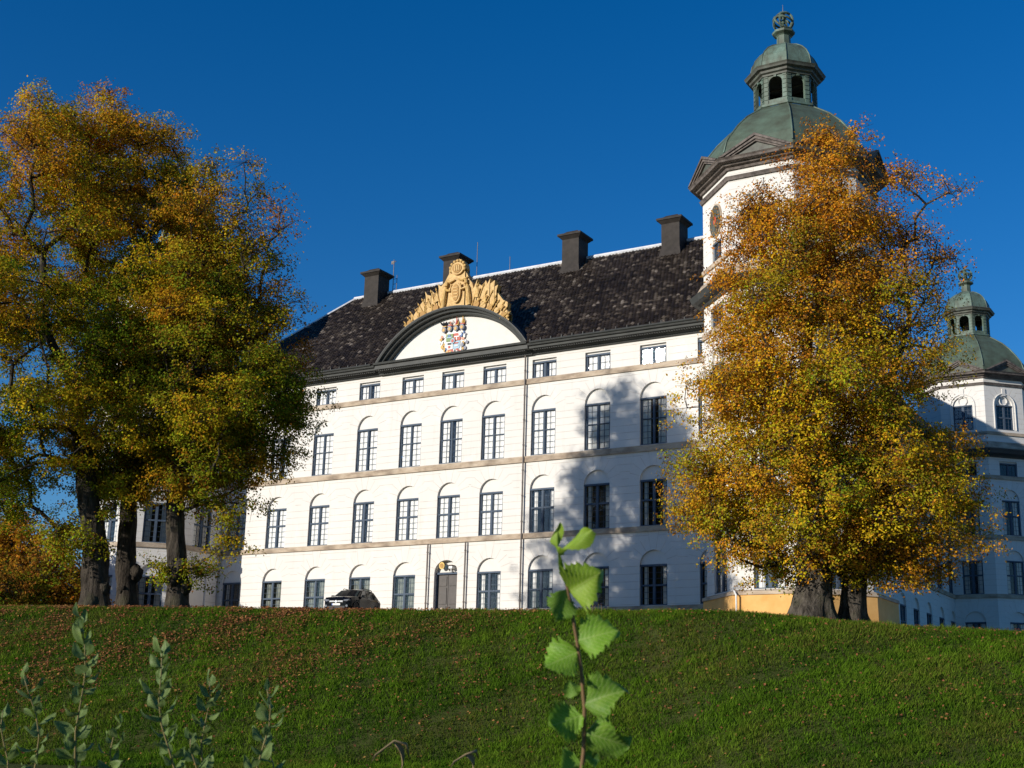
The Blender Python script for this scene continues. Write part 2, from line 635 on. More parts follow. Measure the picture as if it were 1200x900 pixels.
def cell(mb, x0, x1, z0, z1, op, datum, m, m_in=None):
    """wall panel x0..x1, z0..z1 (local y = 0) with an optional niche op = (c, hw, sill, spring, rise, depth)"""
    m_in = m_in or m
    if op is None:
        p = [(x0, 0, z0), (x1, 0, z0), (x1, 0, z1), (x0, 0, z1)]
        mb.quad(*p, m, [(9, -9, q[2]-datum) for q in p])
        return
    c, hw, sill, zs, rise, dep = op

    def q(*p):
        mb.quad(*p, m, [((a[0]-c) if rise else 9, (a[2]-zs) if rise else -9, a[2]-datum) for a in p])
    q((x0, 0, z0), (x1, 0, z0), (x1, 0, sill), (x0, 0, sill))
    q((x0, 0, sill), (c-hw, 0, sill), (c-hw, 0, zs), (x0, 0, zs))
    q((c+hw, 0, sill), (x1, 0, sill), (x1, 0, zs), (c+hw, 0, zs))
    q((x0, 0, zs), (c-hw, 0, zs), (c-hw, 0, z1), (x0, 0, z1))
    q((c+hw, 0, zs), (x1, 0, zs), (x1, 0, z1), (c+hw, 0, z1))
    n = 12 if rise else 1
    pts = [(c-hw*math.cos(math.pi*i/n), zs+rise*math.sin(math.pi*i/n)) for i in range(n+1)]
    for a, b in zip(pts[:-1], pts[1:]):
        q((a[0], 0, a[1]), (b[0], 0, b[1]), (b[0], 0, z1), (a[0], 0, z1))
    outl = [(c-hw, sill)]+pts+[(c+hw, sill)]
    for a, b in zip(outl, outl[1:]+outl[:1]):
        mb.quad((a[0], 0, a[1]), (a[0], dep, a[1]), (b[0], dep, b[1]), (b[0], 0, b[1]), m_in)
    # back of the niche over the opening (blank lunette or head)
    if rise:
        for a, b in zip(pts[:-1], pts[1:]):
            mb.quad((a[0], dep-0.06, zs), (b[0], dep-0.06, zs), (b[0], dep-0.06, b[1]), (a[0], dep-0.06, a[1]), LUNETTE)


def window_mesh(mb, w, h, transom, rows, lintel=True, mw=0.075, th=0.055):
    """mullioned window, local origin at the middle of the sill, y inward"""
    b = 0.07
    mb.box(-w/2, -w/2+b, 0, 0.10, 0, h, FRAME)
    mb.box(w/2-b, w/2, 0, 0.10, 0, h, FRAME)
    mb.box(-w/2+b, w/2-b, 0.0, 0.10, 0, b, FRAME)
    mb.box(-w/2+b, w/2-b, 0.0, 0.10, h-b, h, FRAME)
    mb.box(-mw, mw, -0.012, 0.10, b, h-b, FRAME)
    if lintel:
        mb.box(-w/2-0.0, w/2+0.0, -0.075, -0.003, h-0.06, h+0.05, FRAME)
        mb.box(-w/2-0.0, w/2+0.0, -0.10, -0.003, -0.03, 0.05, FRAME)
    zs = [b, h-b]
    if transom:
        zt = h*transom
        for s in (-1, 1):
            x0, x1 = (mw, w/2-b) if s > 0 else (-w/2+b, -mw)
            mb.box(x0, x1, -0.008, 0.098, zt-th, zt+th, FRAME)
        zs = [b, zt-th, zt+th, h-b]
    for s in (-1, 1):
        x0, x1 = (mw, w/2-b) if s > 0 else (-w/2+b, -mw)
        for k in range(0, len(zs), 2):
            za, zb = zs[k], zs[k+1]
            # casement frame of each light
            e = 0.035
            mb.box(x0, x0+e, 0.012, 0.08, za, zb, FRAME)
            mb.box(x1-e, x1, 0.012, 0.08, za, zb, FRAME)
            xm = (x0+x1)/2
            mb.box(xm-0.010, xm+0.010, 0.03, 0.06, za, zb, FRAME)
            nrow = rows[min(k//2, len(rows)-1)]
            for r in range(1, nrow):
                z = za+(zb-za)*r/nrow
                mb.box(x0+e, xm-0.010, 0.032, 0.058, z-0.009, z+0.009, FRAME)
                mb.box(xm+0.010, x1-e, 0.032, 0.058, z-0.009, z+0.009, FRAME)


WIN = {'ground': (2*HW, 2.30, 0.50, (3, 3)), 'first': (2*HW, 2.69, 0.57, (4, 3)),
       'second': (2*HW, 2.84, 0.56, (4, 3)), 'attic': (2*HW-0.05, 1.02, None, (2,))}


def make_window(kind, pos, backing):
    w, h, tr, rows = WIN[kind]
    mb = MB()
    slim = kind == 'second'
    window_mesh(mb, w, h, tr, rows, mw=0.04 if slim else 0.06, th=0.025 if slim else 0.05)
    mb.v = [tuple(np.array(p)+pos) for p in mb.v]
    o = mb.build("window", castle, pos)
    g = MB()
    g.quad((-w/2+0.09, 0.046, 0.09), (w/2-0.09, 0.046, 0.09), (w/2-0.09, 0.046, h-0.09), (-w/2+0.09, 0.046, h-0.09), GLASS)
    g.v = [tuple(np.array(p)+pos) for p in g.v]
    g.build("window_pane", o, pos)
    c = MB()
    if backing.startswith('blind'):
        for s in (-1, 1):
            g = {'blind': 0.0, 'blind2': 0.16, 'blind3': 0.06}[backing]
            x0 = 0.10+g if s > 0 else -w/2+0.16-(0.04 if g else 0)
            x1 = w/2-0.1 if s > 0 else -0.07-g*(0.6 if backing == 'blind3' else 1)
            n = 10
            for i in range(n):
                a, b = x0+(x1-x0)*i/n, x0+(x1-x0)*(i+1)/n
                ya, yb = 0.095+0.012*math.sin(i*1.9), 0.095+0.012*math.sin((i+1)*1.9)
                c.quad((a, ya, 0.02), (b, yb, 0.02), (b, yb, h-0.05), (a, ya, h-0.05), BLIND)
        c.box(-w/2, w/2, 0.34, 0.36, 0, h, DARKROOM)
        nm = "curtain"
    elif backing == 'grey':
        c.box(-w/2, w/2, 0.22, 0.24, 0, h, GREYREFLECT)  # grey-green sheet painted as the bank and trees mirrored in the glass
        nm = "blind"
    else:
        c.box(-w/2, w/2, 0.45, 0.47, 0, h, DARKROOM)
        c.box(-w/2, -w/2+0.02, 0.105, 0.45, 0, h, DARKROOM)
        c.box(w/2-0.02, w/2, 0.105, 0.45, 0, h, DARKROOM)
        for x0, x1 in ((-w/2+0.16, -w/2+0.42), (w/2-0.40, w/2-0.14)):
            c.box(x0, x1, 0.2, 0.22, 0.05, h-0.05, BLIND)
        nm = "curtain"
    c.v = [tuple(np.array(p)+pos) for p in c.v]
    c.build(nm, o, pos)
    return o


def copy_window(src, pos):
    """copy of a window and of each of its parts"""
    c = src.copy()
    COL.objects.link(c)
    ORIGIN[c.name] = np.array(pos, float)
    c.location = tuple(np.array(pos, float)-ORIGIN[castle.name])
    for ch in list(src.children):
        d = ch.copy()
        COL.objects.link(d)
        d.parent = c
        d.location = ch.location
    return c


# front wall
wall = MB()
masters = {}
for r, (z0, z1, sill, zs, rise, datum, kind) in enumerate(ROWS):
    for i, c in enumerate(BAY):
        door = (kind == 'ground' and i == 5)
        op = (c, HW, sill if not door else -1.7, zs if not door else 1.54, rise if not door else 0.78, DEP if not door else 0.42)
        if kind == 'attic':
            op = (c, HW, sill, zs, 0, DEP)
        cell(wall, EDGE[i], EDGE[i+1], z0, z1, op, datum, PLASTER)
        if kind == 'attic':     # white head over the attic light
            wall.box(c-HW, c+HW, DEP-0.05, DEP, 14.52, zs, LUNETTE)
        if door:
            continue
        pos = (c, DEP-0.10, sill)
        if kind == 'ground':
            bk = 'grey' if i in (1, 2, 3, 4) else 'dark'
        elif kind == 'first':
            bk = 'dark' if i >= 7 else 'blind'
        else:
            bk = 'blind'
        if bk == 'blind':
            bk = ('blind', 'blind3', 'blind', 'blind2')[(i*3+r*2) % 4]
        if (kind, bk) in masters:
            copy_window(masters[(kind, bk)], pos)
        else:
            masters[(kind, bk)] = make_window(kind, pos, bk)
wall.build("facade_wall", castle, (0, 0, GZ0), cell=True)

# side wall (right wing) with its narrow receding windows
side = MB(Matrix.Translation((21.3, 0, 0)) @ Matrix.Rotation(math.pi/2, 4, 'Z'))
SB = [19.7, 23.5, 27.1, 30.8, 34.57, 38.5, 42.3]
SE = [0]+[18.0]+[(a+b)/2 for a, b in zip(SB[:-1], SB[1:])]+[44.4]
sidewin = []
for (z0, z1, sill, zs, rise, datum, kind) in ROWS:
    cell(side, 0.0, SE[1], z0, z1, None, datum, PLASTER)
    for i, c in enumerate(SB):
        cell(side, SE[i+1], SE[i+2], z0, z1, (c, HW, sill, zs, rise, DEP), datum, PLASTER)
side.build("side_wall", castle, (21.3, 0, GZ0), cell=True)
for (z0, z1, sill, zs, rise, datum, kind) in ROWS:
    for i, c in enumerate(SB):
        w, h, tr, rows = WIN[kind]
        mb = MB(Matrix.Translation((21.3-DEP+0.1, c, sill)) @ Matrix.Rotation(math.pi/2, 4, 'Z'))
        window_mesh(mb, w, h, tr, rows)
        mb.quad((-w/2+0.09, 0.046, 0.09), (w/2-0.09, 0.046, 0.09), (w/2-0.09, 0.046, h-0.09), (-w/2+0.09, 0.046, h-0.09), GLASS)
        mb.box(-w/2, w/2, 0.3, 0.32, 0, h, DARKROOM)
        mb.build("window", castle, (21.3-DEP+0.1, c, sill))

# rear and left walls, plain
rear = MB()
rear.quad((-21.3, 0, -4), (-21.3, 45.4, -4), (-21.3, 45.4, 15.1), (-21.3, 0, 15.1), PLASTER)
rear.quad((-21.3, 45.4, -4), (21.3, 45.4, -4), (21.3, 45.4, 15.1), (-21.3, 45.4, 15.1), PLASTER)
rear.build("rear_wall", castle, (0, 45.4, GZ0), cell=True)

# string courses and base moulding
sc = MB()
for z0, z1, pr_ in ((3.385, 3.70, 0.11), (8.145, 8.50, 0.11), (13.155, 13.48, 0.10), (-1.17, -0.90, 0.14)):
    spans = ((-19.6, BAY[5]-HW-0.12), (BAY[5]+HW+0.12, 19.6)) if z0 < 0 else ((-19.6, 19.6),)
    for a, b in spans:
        sc = MB()
        sc.box(a, b, -pr_, -0.002, z0, z1, STONE)
        sc.build("string_course", castle, (0.5*(a+b), 0, z0))
    sc = MB()
    sc.box(21.302, 21.3+pr_, 0, 44.4, z0, z1, STONE)
    sc.build("string_course", castle, (21.3, 22, z0))
for a, b in ((-19.6, BAY[5]-HW-0.12), (BAY[5]+HW+0.12, 19.6)):
    pb = MB()
    pb.box(a, b, -0.09, -0.003, -4.0, -1.172, OCHRE)
    pb.build("plinth", castle, (0.5*(a+b), 0, GZ0))


def extrude_x(mb, prof, x0, x1, m):
    n = len(prof)
    v = [(x0, y, z) for y, z in prof]+[(x1, y, z) for y, z in prof]
    mb.add(v, [(i, (i+1) % n, (i+1) % n+n, i+n) for i in range(n)]+[tuple(range(n-1, -1, -1)), tuple(range(n, 2*n))], m)


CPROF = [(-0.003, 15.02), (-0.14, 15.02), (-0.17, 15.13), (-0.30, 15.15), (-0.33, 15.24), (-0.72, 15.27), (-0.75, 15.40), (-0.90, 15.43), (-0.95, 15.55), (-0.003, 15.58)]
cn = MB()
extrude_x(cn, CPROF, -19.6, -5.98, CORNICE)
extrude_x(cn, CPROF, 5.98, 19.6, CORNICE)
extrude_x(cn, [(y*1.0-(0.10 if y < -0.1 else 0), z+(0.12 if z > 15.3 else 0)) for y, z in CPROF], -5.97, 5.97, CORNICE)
x = -19.5
while x < 19.5:
    if abs(abs(x)-5.98) > 0.2:
        e = 0.1 if abs(x) < 5.97 else 0
        cn.box(x, x+0.07, -0.58-e, -0.34-e, 15.18, 15.25, CORNICE)
    x += 0.16
for k in range(20):     # modillion row along the side eave
    pass
cv = MB(Matrix.Translation((21.3, 0, 0)) @ Matrix.Rotation(math.pi/2, 4, 'Z'))
extrude_x(cv, CPROF, 0, 44.4, CORNICE)
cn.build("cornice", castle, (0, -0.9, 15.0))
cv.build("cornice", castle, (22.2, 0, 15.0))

# snow guard / gutter line
for a, b in ((-19.4, -6.2), (6.2, 19.4)):
    gt = MB()
    gt.tube([(a, -0.99, 15.60), (b, -0.99, 15.60)], 0.06, CORNICE, 6)
    x = a
    while x < b:
        gt.box(x, x+0.05, -0.99, -0.62, 15.63, 15.80, CORNICE)
        x += 0.75
    gt.build("gutter", castle, (0.5*(a+b), -0.99, 15.6))

# roof: ring of four wings
RZ0, RZ1 = 15.58, 24.15
rf = MB()
o4 = [(-22.2, -0.95), (22.2, -0.95), (22.2, 46.3), (-22.2, 46.3)]
r4 = [(-14.9, 8.0), (14.9, 8.0), (14.9, 37.4), (-14.9, 37.4)]
i4 = [(-8, 15.5), (8, 15.5), (8, 30), (-8, 30)]
for k in range(4):
    j = (k+1) % 4
    if k == 0:      # front slope, cut open behind the pediment
        yc = 0.6
        zc_ = RZ0+(yc+0.95)/8.95*(RZ1-RZ0)
        rf.add([(-22.2, -0.95, RZ0), (-5.9, -0.95, RZ0), (-4.4, yc, zc_), (4.4, yc, zc_), (5.9, -0.95, RZ0), (22.2, -0.95, RZ0), (14.9, 8.0, RZ1), (-14.9, 8.0, RZ1)],
               [(0, 1, 2, 7), (2, 3, 6, 7), (3, 4, 5, 6)], CHIMNEY)
    else:
        rf.quad((*o4[k], RZ0), (*o4[j], RZ0), (*r4[j], RZ1), (*r4[k], RZ1), CHIMNEY)
    rf.quad((*r4[k], RZ1), (*r4[j], RZ1), (*i4[j], RZ0), (*i4[k], RZ0), CHIMNEY)
roof = rf.build("roof", castle, (0, 8, 24))

# every tile of the front slope, slightly tilted at random
slope_v = np.array([0, 8.95, RZ1-RZ0])
L = np.linalg.norm(slope_v)
sv = slope_v/L
nv = np.array([0, -sv[2], sv[1]])
tw, te = 0.255, 0.30
tv, tt = [], []
prof = [(-0.5, 0.0), (-0.2, 0.055), (0.1, 0.045), (0.34, 0.0), (0.5, -0.008)]
nrows = int(L/te)
patch = lambda x, t: 0.5+0.5*math.sin(x*0.55+t*0.4)*math.cos(t*0.7-x*0.21)
for j in range(nrows):
    t0 = j*te
    t1 = t0+te*1.25
    fr = (t0+0.2)/L
    xa, xb = -22.2+fr*7.3, 22.2-fr*7.3
    nx = int((xb-xa)/tw)
    for i in range(nx):
        xc = xa+(i+0.5)*tw
        if t0 < 2.3 and xc**2+(RZ0+sv[2]*(t0+0.15)-11.8)**2 < 6.9**2:
            continue
        tilt = RNG.normal(0, 0.012)
        lift = 0.03+RNG.normal(0, 0.005)
        rollx = RNG.normal(0, 0.035)
        base = np.array([0, -0.95, RZ0])
        tone = min(1.0, max(0.0, RNG.beta(1.5, 2.6)*1.1+0.26*(patch(xc, t0)-0.5)+(0.35 if RNG.random() < 0.05 else 0)))  # random tile tone; the palest tiles are painted sun glints
        for (a, ha), (b, hb) in zip(prof[:-1], prof[1:]):
            for (px, hh, tz, ll) in ((a, ha, t0, lift+0.02), (b, hb, t0, lift+0.02), (b, hb, t1, 0.012), (a, ha, t1, 0.012)):
                p = base+sv*tz+nv*(hh+ll+rollx*px*tw+tilt)
                tv.append((xc+px*tw, p[1], p[2]))
            tt.append(tone)
tv = np.array(tv)
tiles = quads_mesh("roof_tiles", tv, len(tt), 4, np.zeros((len(tt), 3)), TILE, roof, (0, -0.95, RZ0))
ta = tiles.data.attributes.new("tone", 'FLOAT', 'FACE')
ta.data.foreach_set("value", np.array(tt, np.float32))

rg = MB()
rg.tube([(-15.0, 8, RZ1+0.08), (15.0, 8, RZ1+0.08)], 0.14, RIDGE, 6)
for s in (-1, 1):
    rg.tube([(s*14.9, 8, RZ1+0.06), (s*22.1, -0.85, RZ0+0.12)], 0.12, RIDGE, 6)
    rg.tube([(s*14.9, 8, RZ1+0.08), (s*14.9, 37.4, RZ1+0.08)], 0.14, RIDGE, 6)
rg.build("ridge_flashing", castle, (0, 8, 24.2))

# chimneys on the ridge
for k, (cx, zt) in enumerate(((-12.45, 25.85), (-5.2, 25.95), (4.8, 25.9), (12.4, 25.7))):
    ch = MB()
    hw, y0, y1 = 0.66, 6.7, 8.1
    ch.taper(cx-hw-0.22, cx+hw+0.22, y0-0.25, y1+0.2, 22.4, cx-hw, cx+hw, y0, y1, 23.5, CHIMNEY)
    ch.box(cx-hw+0.003, cx+hw-0.003, y0+0.003, y1-0.003, 23.5, zt-0.55, CHIMNEY)
    ch.taper(cx-hw, cx+hw, y0, y1, zt-0.55, cx-hw-0.22, cx+hw+0.22, y0-0.22, y1+0.22, zt-0.32, CHIMNEY)
    ch.box(cx-hw-0.26, cx+hw+0.26, y0-0.26, y1+0.26, zt-0.318, zt-0.17, CHIMNEY)
    ch.taper(cx-hw-0.1, cx+hw+0.1, y0-0.1, y1+0.1, zt-0.168, cx-hw+0.25, cx+hw-0.25, y0+0.25, y1-0.25, zt+0.12, CHIMNEY)
    ch.build("chimney", roof, (cx, 7.4, 22.4))
vn = MB()
vn.tube([(-11.4, 8.05, 24.1), (-11.4, 8.05, 26.9)], 0.03, PIPE, 5)
vn.tube([(-11.05, 8.05, 24.1), (-11.05, 8.05, 25.6)], 0.025, PIPE, 5)
for z in (24.5, 24.9, 25.3):
    vn.tube([(-11.4, 8.05, z), (-11.05, 8.05, z)], 0.02, PIPE, 5)
vn.box(-11.65, -11.4, 8.04, 8.06, 26.55, 26.8, PIPE)
vn.tube([(-11.6, 8.05, 26.6), (-11.2, 8.05, 26.75)], 0.03, PIPE, 5)
vn.build("chimney_ladder", castle, (-11.9, 8.05, 24.1))
lr = MB()
lr.tube([(-3.75, 8, 24.1), (-3.75, 8, 27.0)], 0.025, PIPE, 5)
lr.tube([(-0.9, 8, 24.1), (-0.9, 8, 25.4)], 0.025, PIPE, 5)
lr.build("lightning_rod", castle, (-3.75, 8, 24.1))

# segmental pediment
PC, PR = (0.0, 11.8), 7.05
pd = MB()


def arch_sweep(mb, prof, zlow, m, n=40):
    """prof: closed (radius, y) polygon swept along the arch down to zlow"""
    rings = []
    for i in range(n+1):
        ring = []
        for R, y in prof:
            th = math.acos(min(1, (zlow-PC[1])/R))
            a = -th+2*th*i/n
            ring.append((PC[0]+R*math.sin(a), y, PC[1]+R*math.cos(a)))
        rings.append(ring)
    k = len(prof)
    v = [p for r in rings for p in r]
    f = [(i*k+j, i*k+(j+1) % k, (i+1)*k+(j+1) % k, (i+1)*k+j) for i in range(n) for j in range(k)]
    f += [tuple(range(k-1, -1, -1)), tuple(n*k+j for j in range(k))]
    mb.add(v, f, m)


arch_sweep(pd, [(6.60, -0.02), (6.60, -0.34), (6.68, -0.38), (6.76, -0.40), (6.78, -0.62), (6.88, -0.66), (6.92, -0.72), (6.94, -0.84), (7.05, -0.88), (7.10, -0.88), (7.10, -0.02)], 15.66, CORNICE)
pedi = pd.build("pediment", castle, (0, -0.5, 15.66))
pv = MB()
pts = []
n = 36
th = math.acos((15.5-PC[1])/7.05)
ring = [(PC[0]+7.05*math.sin(-th+2*th*i/n), PC[1]+7.05*math.cos(-th+2*th*i/n)) for i in range(n+1)]
for a, b in zip(ring[:-1], ring[1:]):
    pv.quad((a[0], -0.3, a[1]), (b[0], -0.3, b[1]), (b[0], 4.5, b[1]), (a[0], 4.5, a[1]), CHIMNEY)
pv.build("pediment_roof", pedi, (0, 2, 18))
ty = MB()
R = 6.63
th = math.acos((15.6-PC[1])/R)
ty.prism([(PC[0]+R*math.sin(th-2*th*i/40), PC[1]+R*math.cos(th-2*th*i/40)) for i in range(41)], -0.04, 0.2, LUNETTE)
ty.build("tympanum", pedi, (0, 0, 15.7))

# gilded trophy crest on the arch
cr = MB()
top = [(-3.45, 18.33), (-3.02, 18.83), (-2.73, 19.27), (-2.38, 19.64), (-2.15, 19.93), (-2.23, 20.32), (-2.03, 20.05), (-1.69, 19.92), (-1.74, 20.35), (-1.48, 20.1), (-1.23, 19.95), (-1.13, 20.36), (-1.2, 20.7), (-0.95, 20.47), (-0.66, 20.72), (-0.49, 21.01), (-0.34, 21.26)]
mid = [(-0.33, 21.58), (-0.22, 21.72), (0.02, 21.95), (0.13, 22.14), (0.43, 22.20), (0.73, 22.04), (0.98, 21.76), (1.03, 21.46), (0.94, 21.32)]
rgt = [(1.14, 20.97), (1.29, 20.63), (1.51, 20.38), (1.63, 19.95), (1.92, 20.58), (1.85, 20.12), (2.05, 20.2), (2.35, 19.99), (2.57, 20.38), (2.7, 20.1), (2.92, 20.46), (2.87, 20.07), (3.27, 20.27), (3.23, 19.81), (3.52, 19.92), (3.41, 19.52), (3.72, 19.11), (3.95, 18.82), (4.3, 18.62), (4.26, 18.2), (4.41, 17.83)]
outline = top+mid+rgt
cx0 = 0.38
for a, b in zip(outline[:-1], outline[1:]):
    # strips between the outline and the arch, so the plate follows the curve
    def foot(x):
        return PC[1]+math.sqrt(max(0.0, 7.0**2-(x-PC[0])**2))
    za, zb = foot(a[0]), foot(b[0])
    if a[0] == b[0]:
        continue
    cr.add([(a[0], -0.62, za), (b[0], -0.62, zb), (b[0], -0.62, b[1]), (a[0], -0.62, a[1]),
            (a[0], -0.20, za), (b[0], -0.20, zb), (b[0], -0.20, b[1]), (a[0], -0.20, a[1])],
           [(0, 1, 2, 3), (7, 6, 5, 4), (3, 2, 6, 7)], GOLD)
crest = cr.build("gilded_crest", pedi, (0.4, -0.4, 18.8))
rl = MB()


def disc(mb, x, z, rx, rz, y0, y1, m, n=20):
    mb.prism([(x+rx*math.cos(-2*math.pi*i/n), z+rz*math.sin(-2*math.pi*i/n)) for i in range(n)], y0, y1, m)


# medallion on top, garlanded
disc(rl, 0.38, 21.50, 0.50, 0.44, -0.76, -0.622, GOLD)
disc(rl, 0.38, 21.50, 0.36, 0.32, -0.80, -0.762, GOLDDEEP)
for k in (-1, 0, 1):
    rl.box(0.38+k*0.14-0.04, 0.38+k*0.14+0.04, -0.84, -0.802, 21.30, 21.70, GOLD)
for k in range(9):
    a = -0.3+k*(math.pi+0.6)/8
    rl.add([(0.38+0.56*math.cos(a)+0.13*math.cos(t)*math.cos(p), -0.70-0.1*math.sin(p), 21.55+0.50*math.sin(a)+0.13*math.sin(t)*math.cos(p))
            for p in (0, 0.8, 1.57) for t in np.linspace(0, 2*math.pi, 7)[:-1]],
           [(j*6+i, j*6+(i+1) % 6, (j+1)*6+(i+1) % 6, (j+1)*6+i) for j in range(2) for i in range(6)], GOLD)
# central oval shield flanked by two figures
disc(rl, 0.35, 19.82, 0.36, 0.72, -0.78, -0.622, GOLD)
disc(rl, 0.35, 19.82, 0.26, 0.58, -0.82, -0.782, GOLDDEEP)
for k in range(4):
    rl.box(0.18, 0.52, -0.845, -0.822, 19.45+k*0.22, 19.53+k*0.22, GOLD)
for s in (-1, 1):
    bx = 0.35+s*0.88
    rl.tube([(bx+s*0.16, -0.66, 18.85), (bx+s*0.10, -0.70, 19.4), (bx, -0.72, 20.05), (bx-s*0.10, -0.70, 20.35)], [0.16, 0.19, 0.15, 0.07], GOLD, 10)
    rl.tube([(bx-s*0.10, -0.74, 20.35), (bx-s*0.12, -0.74, 20.62)], [0.14, 0.13], GOLD, 8)
    rl.tube([(bx-s*0.06, -0.72, 20.1), (bx-s*0.45, -0.78, 20.0), (bx-s*0.55, -0.78, 20.4)], [0.11, 0.09, 0.07], GOLD, 7)
    # swag
    rl.tube([(0.35+s*0.15, -0.7, 20.75), (0.35+s*0.5, -0.74, 20.62), (0.35+s*0.85, -0.7, 20.8)], [0.06, 0.09, 0.05], GOLD, 7)
# fanned flags, lances and gun barrels either side
for s in (-1, 1):
    for k in range(9):
        t = k/8
        x = 0.35+s*(1.35+t*2.5)
        zf = PC[1]+math.sqrt(7.0**2-x*x)
        ln = (1.45-0.95*t)*(1.0+0.14*math.sin(k*2.3))
        ang = s*(0.30+0.55*t)
        p0 = np.array([x-s*0.15, -0.66, zf+0.12])
        p1 = p0+ln*np.array([math.sin(ang), 0, math.cos(ang)])
        rl.tube([p0, p1], [0.045, 0.03], GOLD, 6)
        rl.tube([p1, p1+0.22*np.array([math.sin(ang), 0, math.cos(ang)])], [0.075, 0.005], GOLD, 6)
        if k % 2 == 0:
            q0 = p0+0.45*(p1-p0)
            q1 = p0+0.9*(p1-p0)
            nx = np.array([math.cos(ang)*s, 0, -math.sin(ang)*s])*(0.34-0.12*t)
            rl.add([q0+(0, -0.03, 0), q1+(0, -0.03, 0), q1+nx+(0, -0.09, 0), (q0+q1)/2+nx*0.8+(0, -0.04, 0), q0+nx+(0, -0.1, 0)], [(0, 1, 2, 3, 4), (4, 3, 2, 1, 0)], GOLD)
    for k in range(5):
        t = k/4
        x = 0.35+s*(1.6+t*2.1)
        zf = PC[1]+math.sqrt(7.0**2-x*x)
        disc(rl, x, zf+0.30, 0.22-0.05*t, 0.24-0.06*t, -0.74, -0.622, GOLD if k % 2 else GOLDDEEP, 12)
        rl.tube([(x-0.3, -0.68, zf+0.1), (x+s*0.28, -0.72, zf+0.62-0.3*t)], 0.06, GOLD, 6)
rl.build("trophy_relief", crest, (0.4, -0.7, 18.9))

# carved and painted coat of arms in the tympanum
ar = MB()


def hue(name, c):
    return plain(name, c, 0.55, 0.4, 0, 0.1)


AR = {'red': hue("arms_red", (0.45, 0.07, 0.04)), 'blue': hue("arms_blue", (0.06, 0.14, 0.33)), 'sky': hue("arms_pale_blue", (0.30, 0.45, 0.55)),
      'green': hue("arms_green", (0.16, 0.25, 0.08)), 'gold': hue("arms_gold", (0.55, 0.33, 0.08)), 'black': hue("arms_black", (0.012, 0.012, 0.016)),
      'white': hue("arms_white", (0.75, 0.74, 0.70)), 'grey': hue("arms_steel", (0.18, 0.19, 0.24)), 'skin': hue("arms_salmon", (0.55, 0.25, 0.16))}
ax, az = -0.12, 16.66
disc(ar, ax, az+0.05, 0.74, 0.86, -0.12, -0.045, AR['white'], 24)
sh = [(-0.62, 0.62, -0.02, 0.62, 'green'), (0.02, 0.62, 0.60, 0.62, 'red')]
for (x0, x1, z0, z1, c) in ((-0.56, -0.02, 0.06, 0.56, 'green'), (0.02, 0.56, 0.06, 0.56, 'red'), (-0.54, -0.02, -0.5, 0.02, 'white'), (0.02, 0.54, -0.5, 0.02, 'sky'),
                            (-0.36, -0.02, -0.78, -0.52, 'red'), (0.02, 0.36, -0.78, -0.52, 'white')):
    ar.box(ax+x0, ax+x1, -0.17, -0.122, az+z0, az+z1, AR[c])
for (x0, x1, z0, z1, c) in ((-0.50, -0.10, 0.28, 0.36, 'sky'), (-0.42, -0.2, 0.38, 0.5, 'blue'), (0.08, 0.5, 0.28, 0.36, 'white'), (0.26, 0.33, 0.10, 0.27, 'white'),
                            (-0.42, -0.12, -0.18, -0.06, 'black'), (-0.36, -0.2, -0.42, -0.26, 'red'), (0.12, 0.42, -0.16, -0.08, 'red'), (0.16, 0.4, -0.36, -0.26, 'white'),
                            (0.12, 0.22, -0.74, -0.56, 'black'), (-0.28, -0.12, -0.7, -0.6, 'gold')):
    ar.box(ax+x0, ax+x1, -0.20, -0.172, az+z0, az+z1, AR[c])
disc(ar, ax, az+0.04, 0.17, 0.2, -0.24, -0.202, AR['sky'], 16)
disc(ar, ax, az+0.04, 0.10, 0.12, -0.26, -0.242, AR['red'], 14)
rr = random.Random(8)
for k in range(46):      # mantling curling round the shield
    a = -2.35+4.7*k/45
    rad = rr.uniform(0.72, 1.08)
    x, z = ax+rad*math.sin(a), az+0.02-rad*math.cos(a)*0.90
    c = rr.choice(['red', 'gold', 'blue', 'white', 'skin', 'grey', 'gold', 'white'])
    disc(ar, x, z, rr.uniform(0.06, 0.13), rr.uniform(0.07, 0.15), -rr.uniform(0.10, 0.2), -0.045, AR[c], 8)
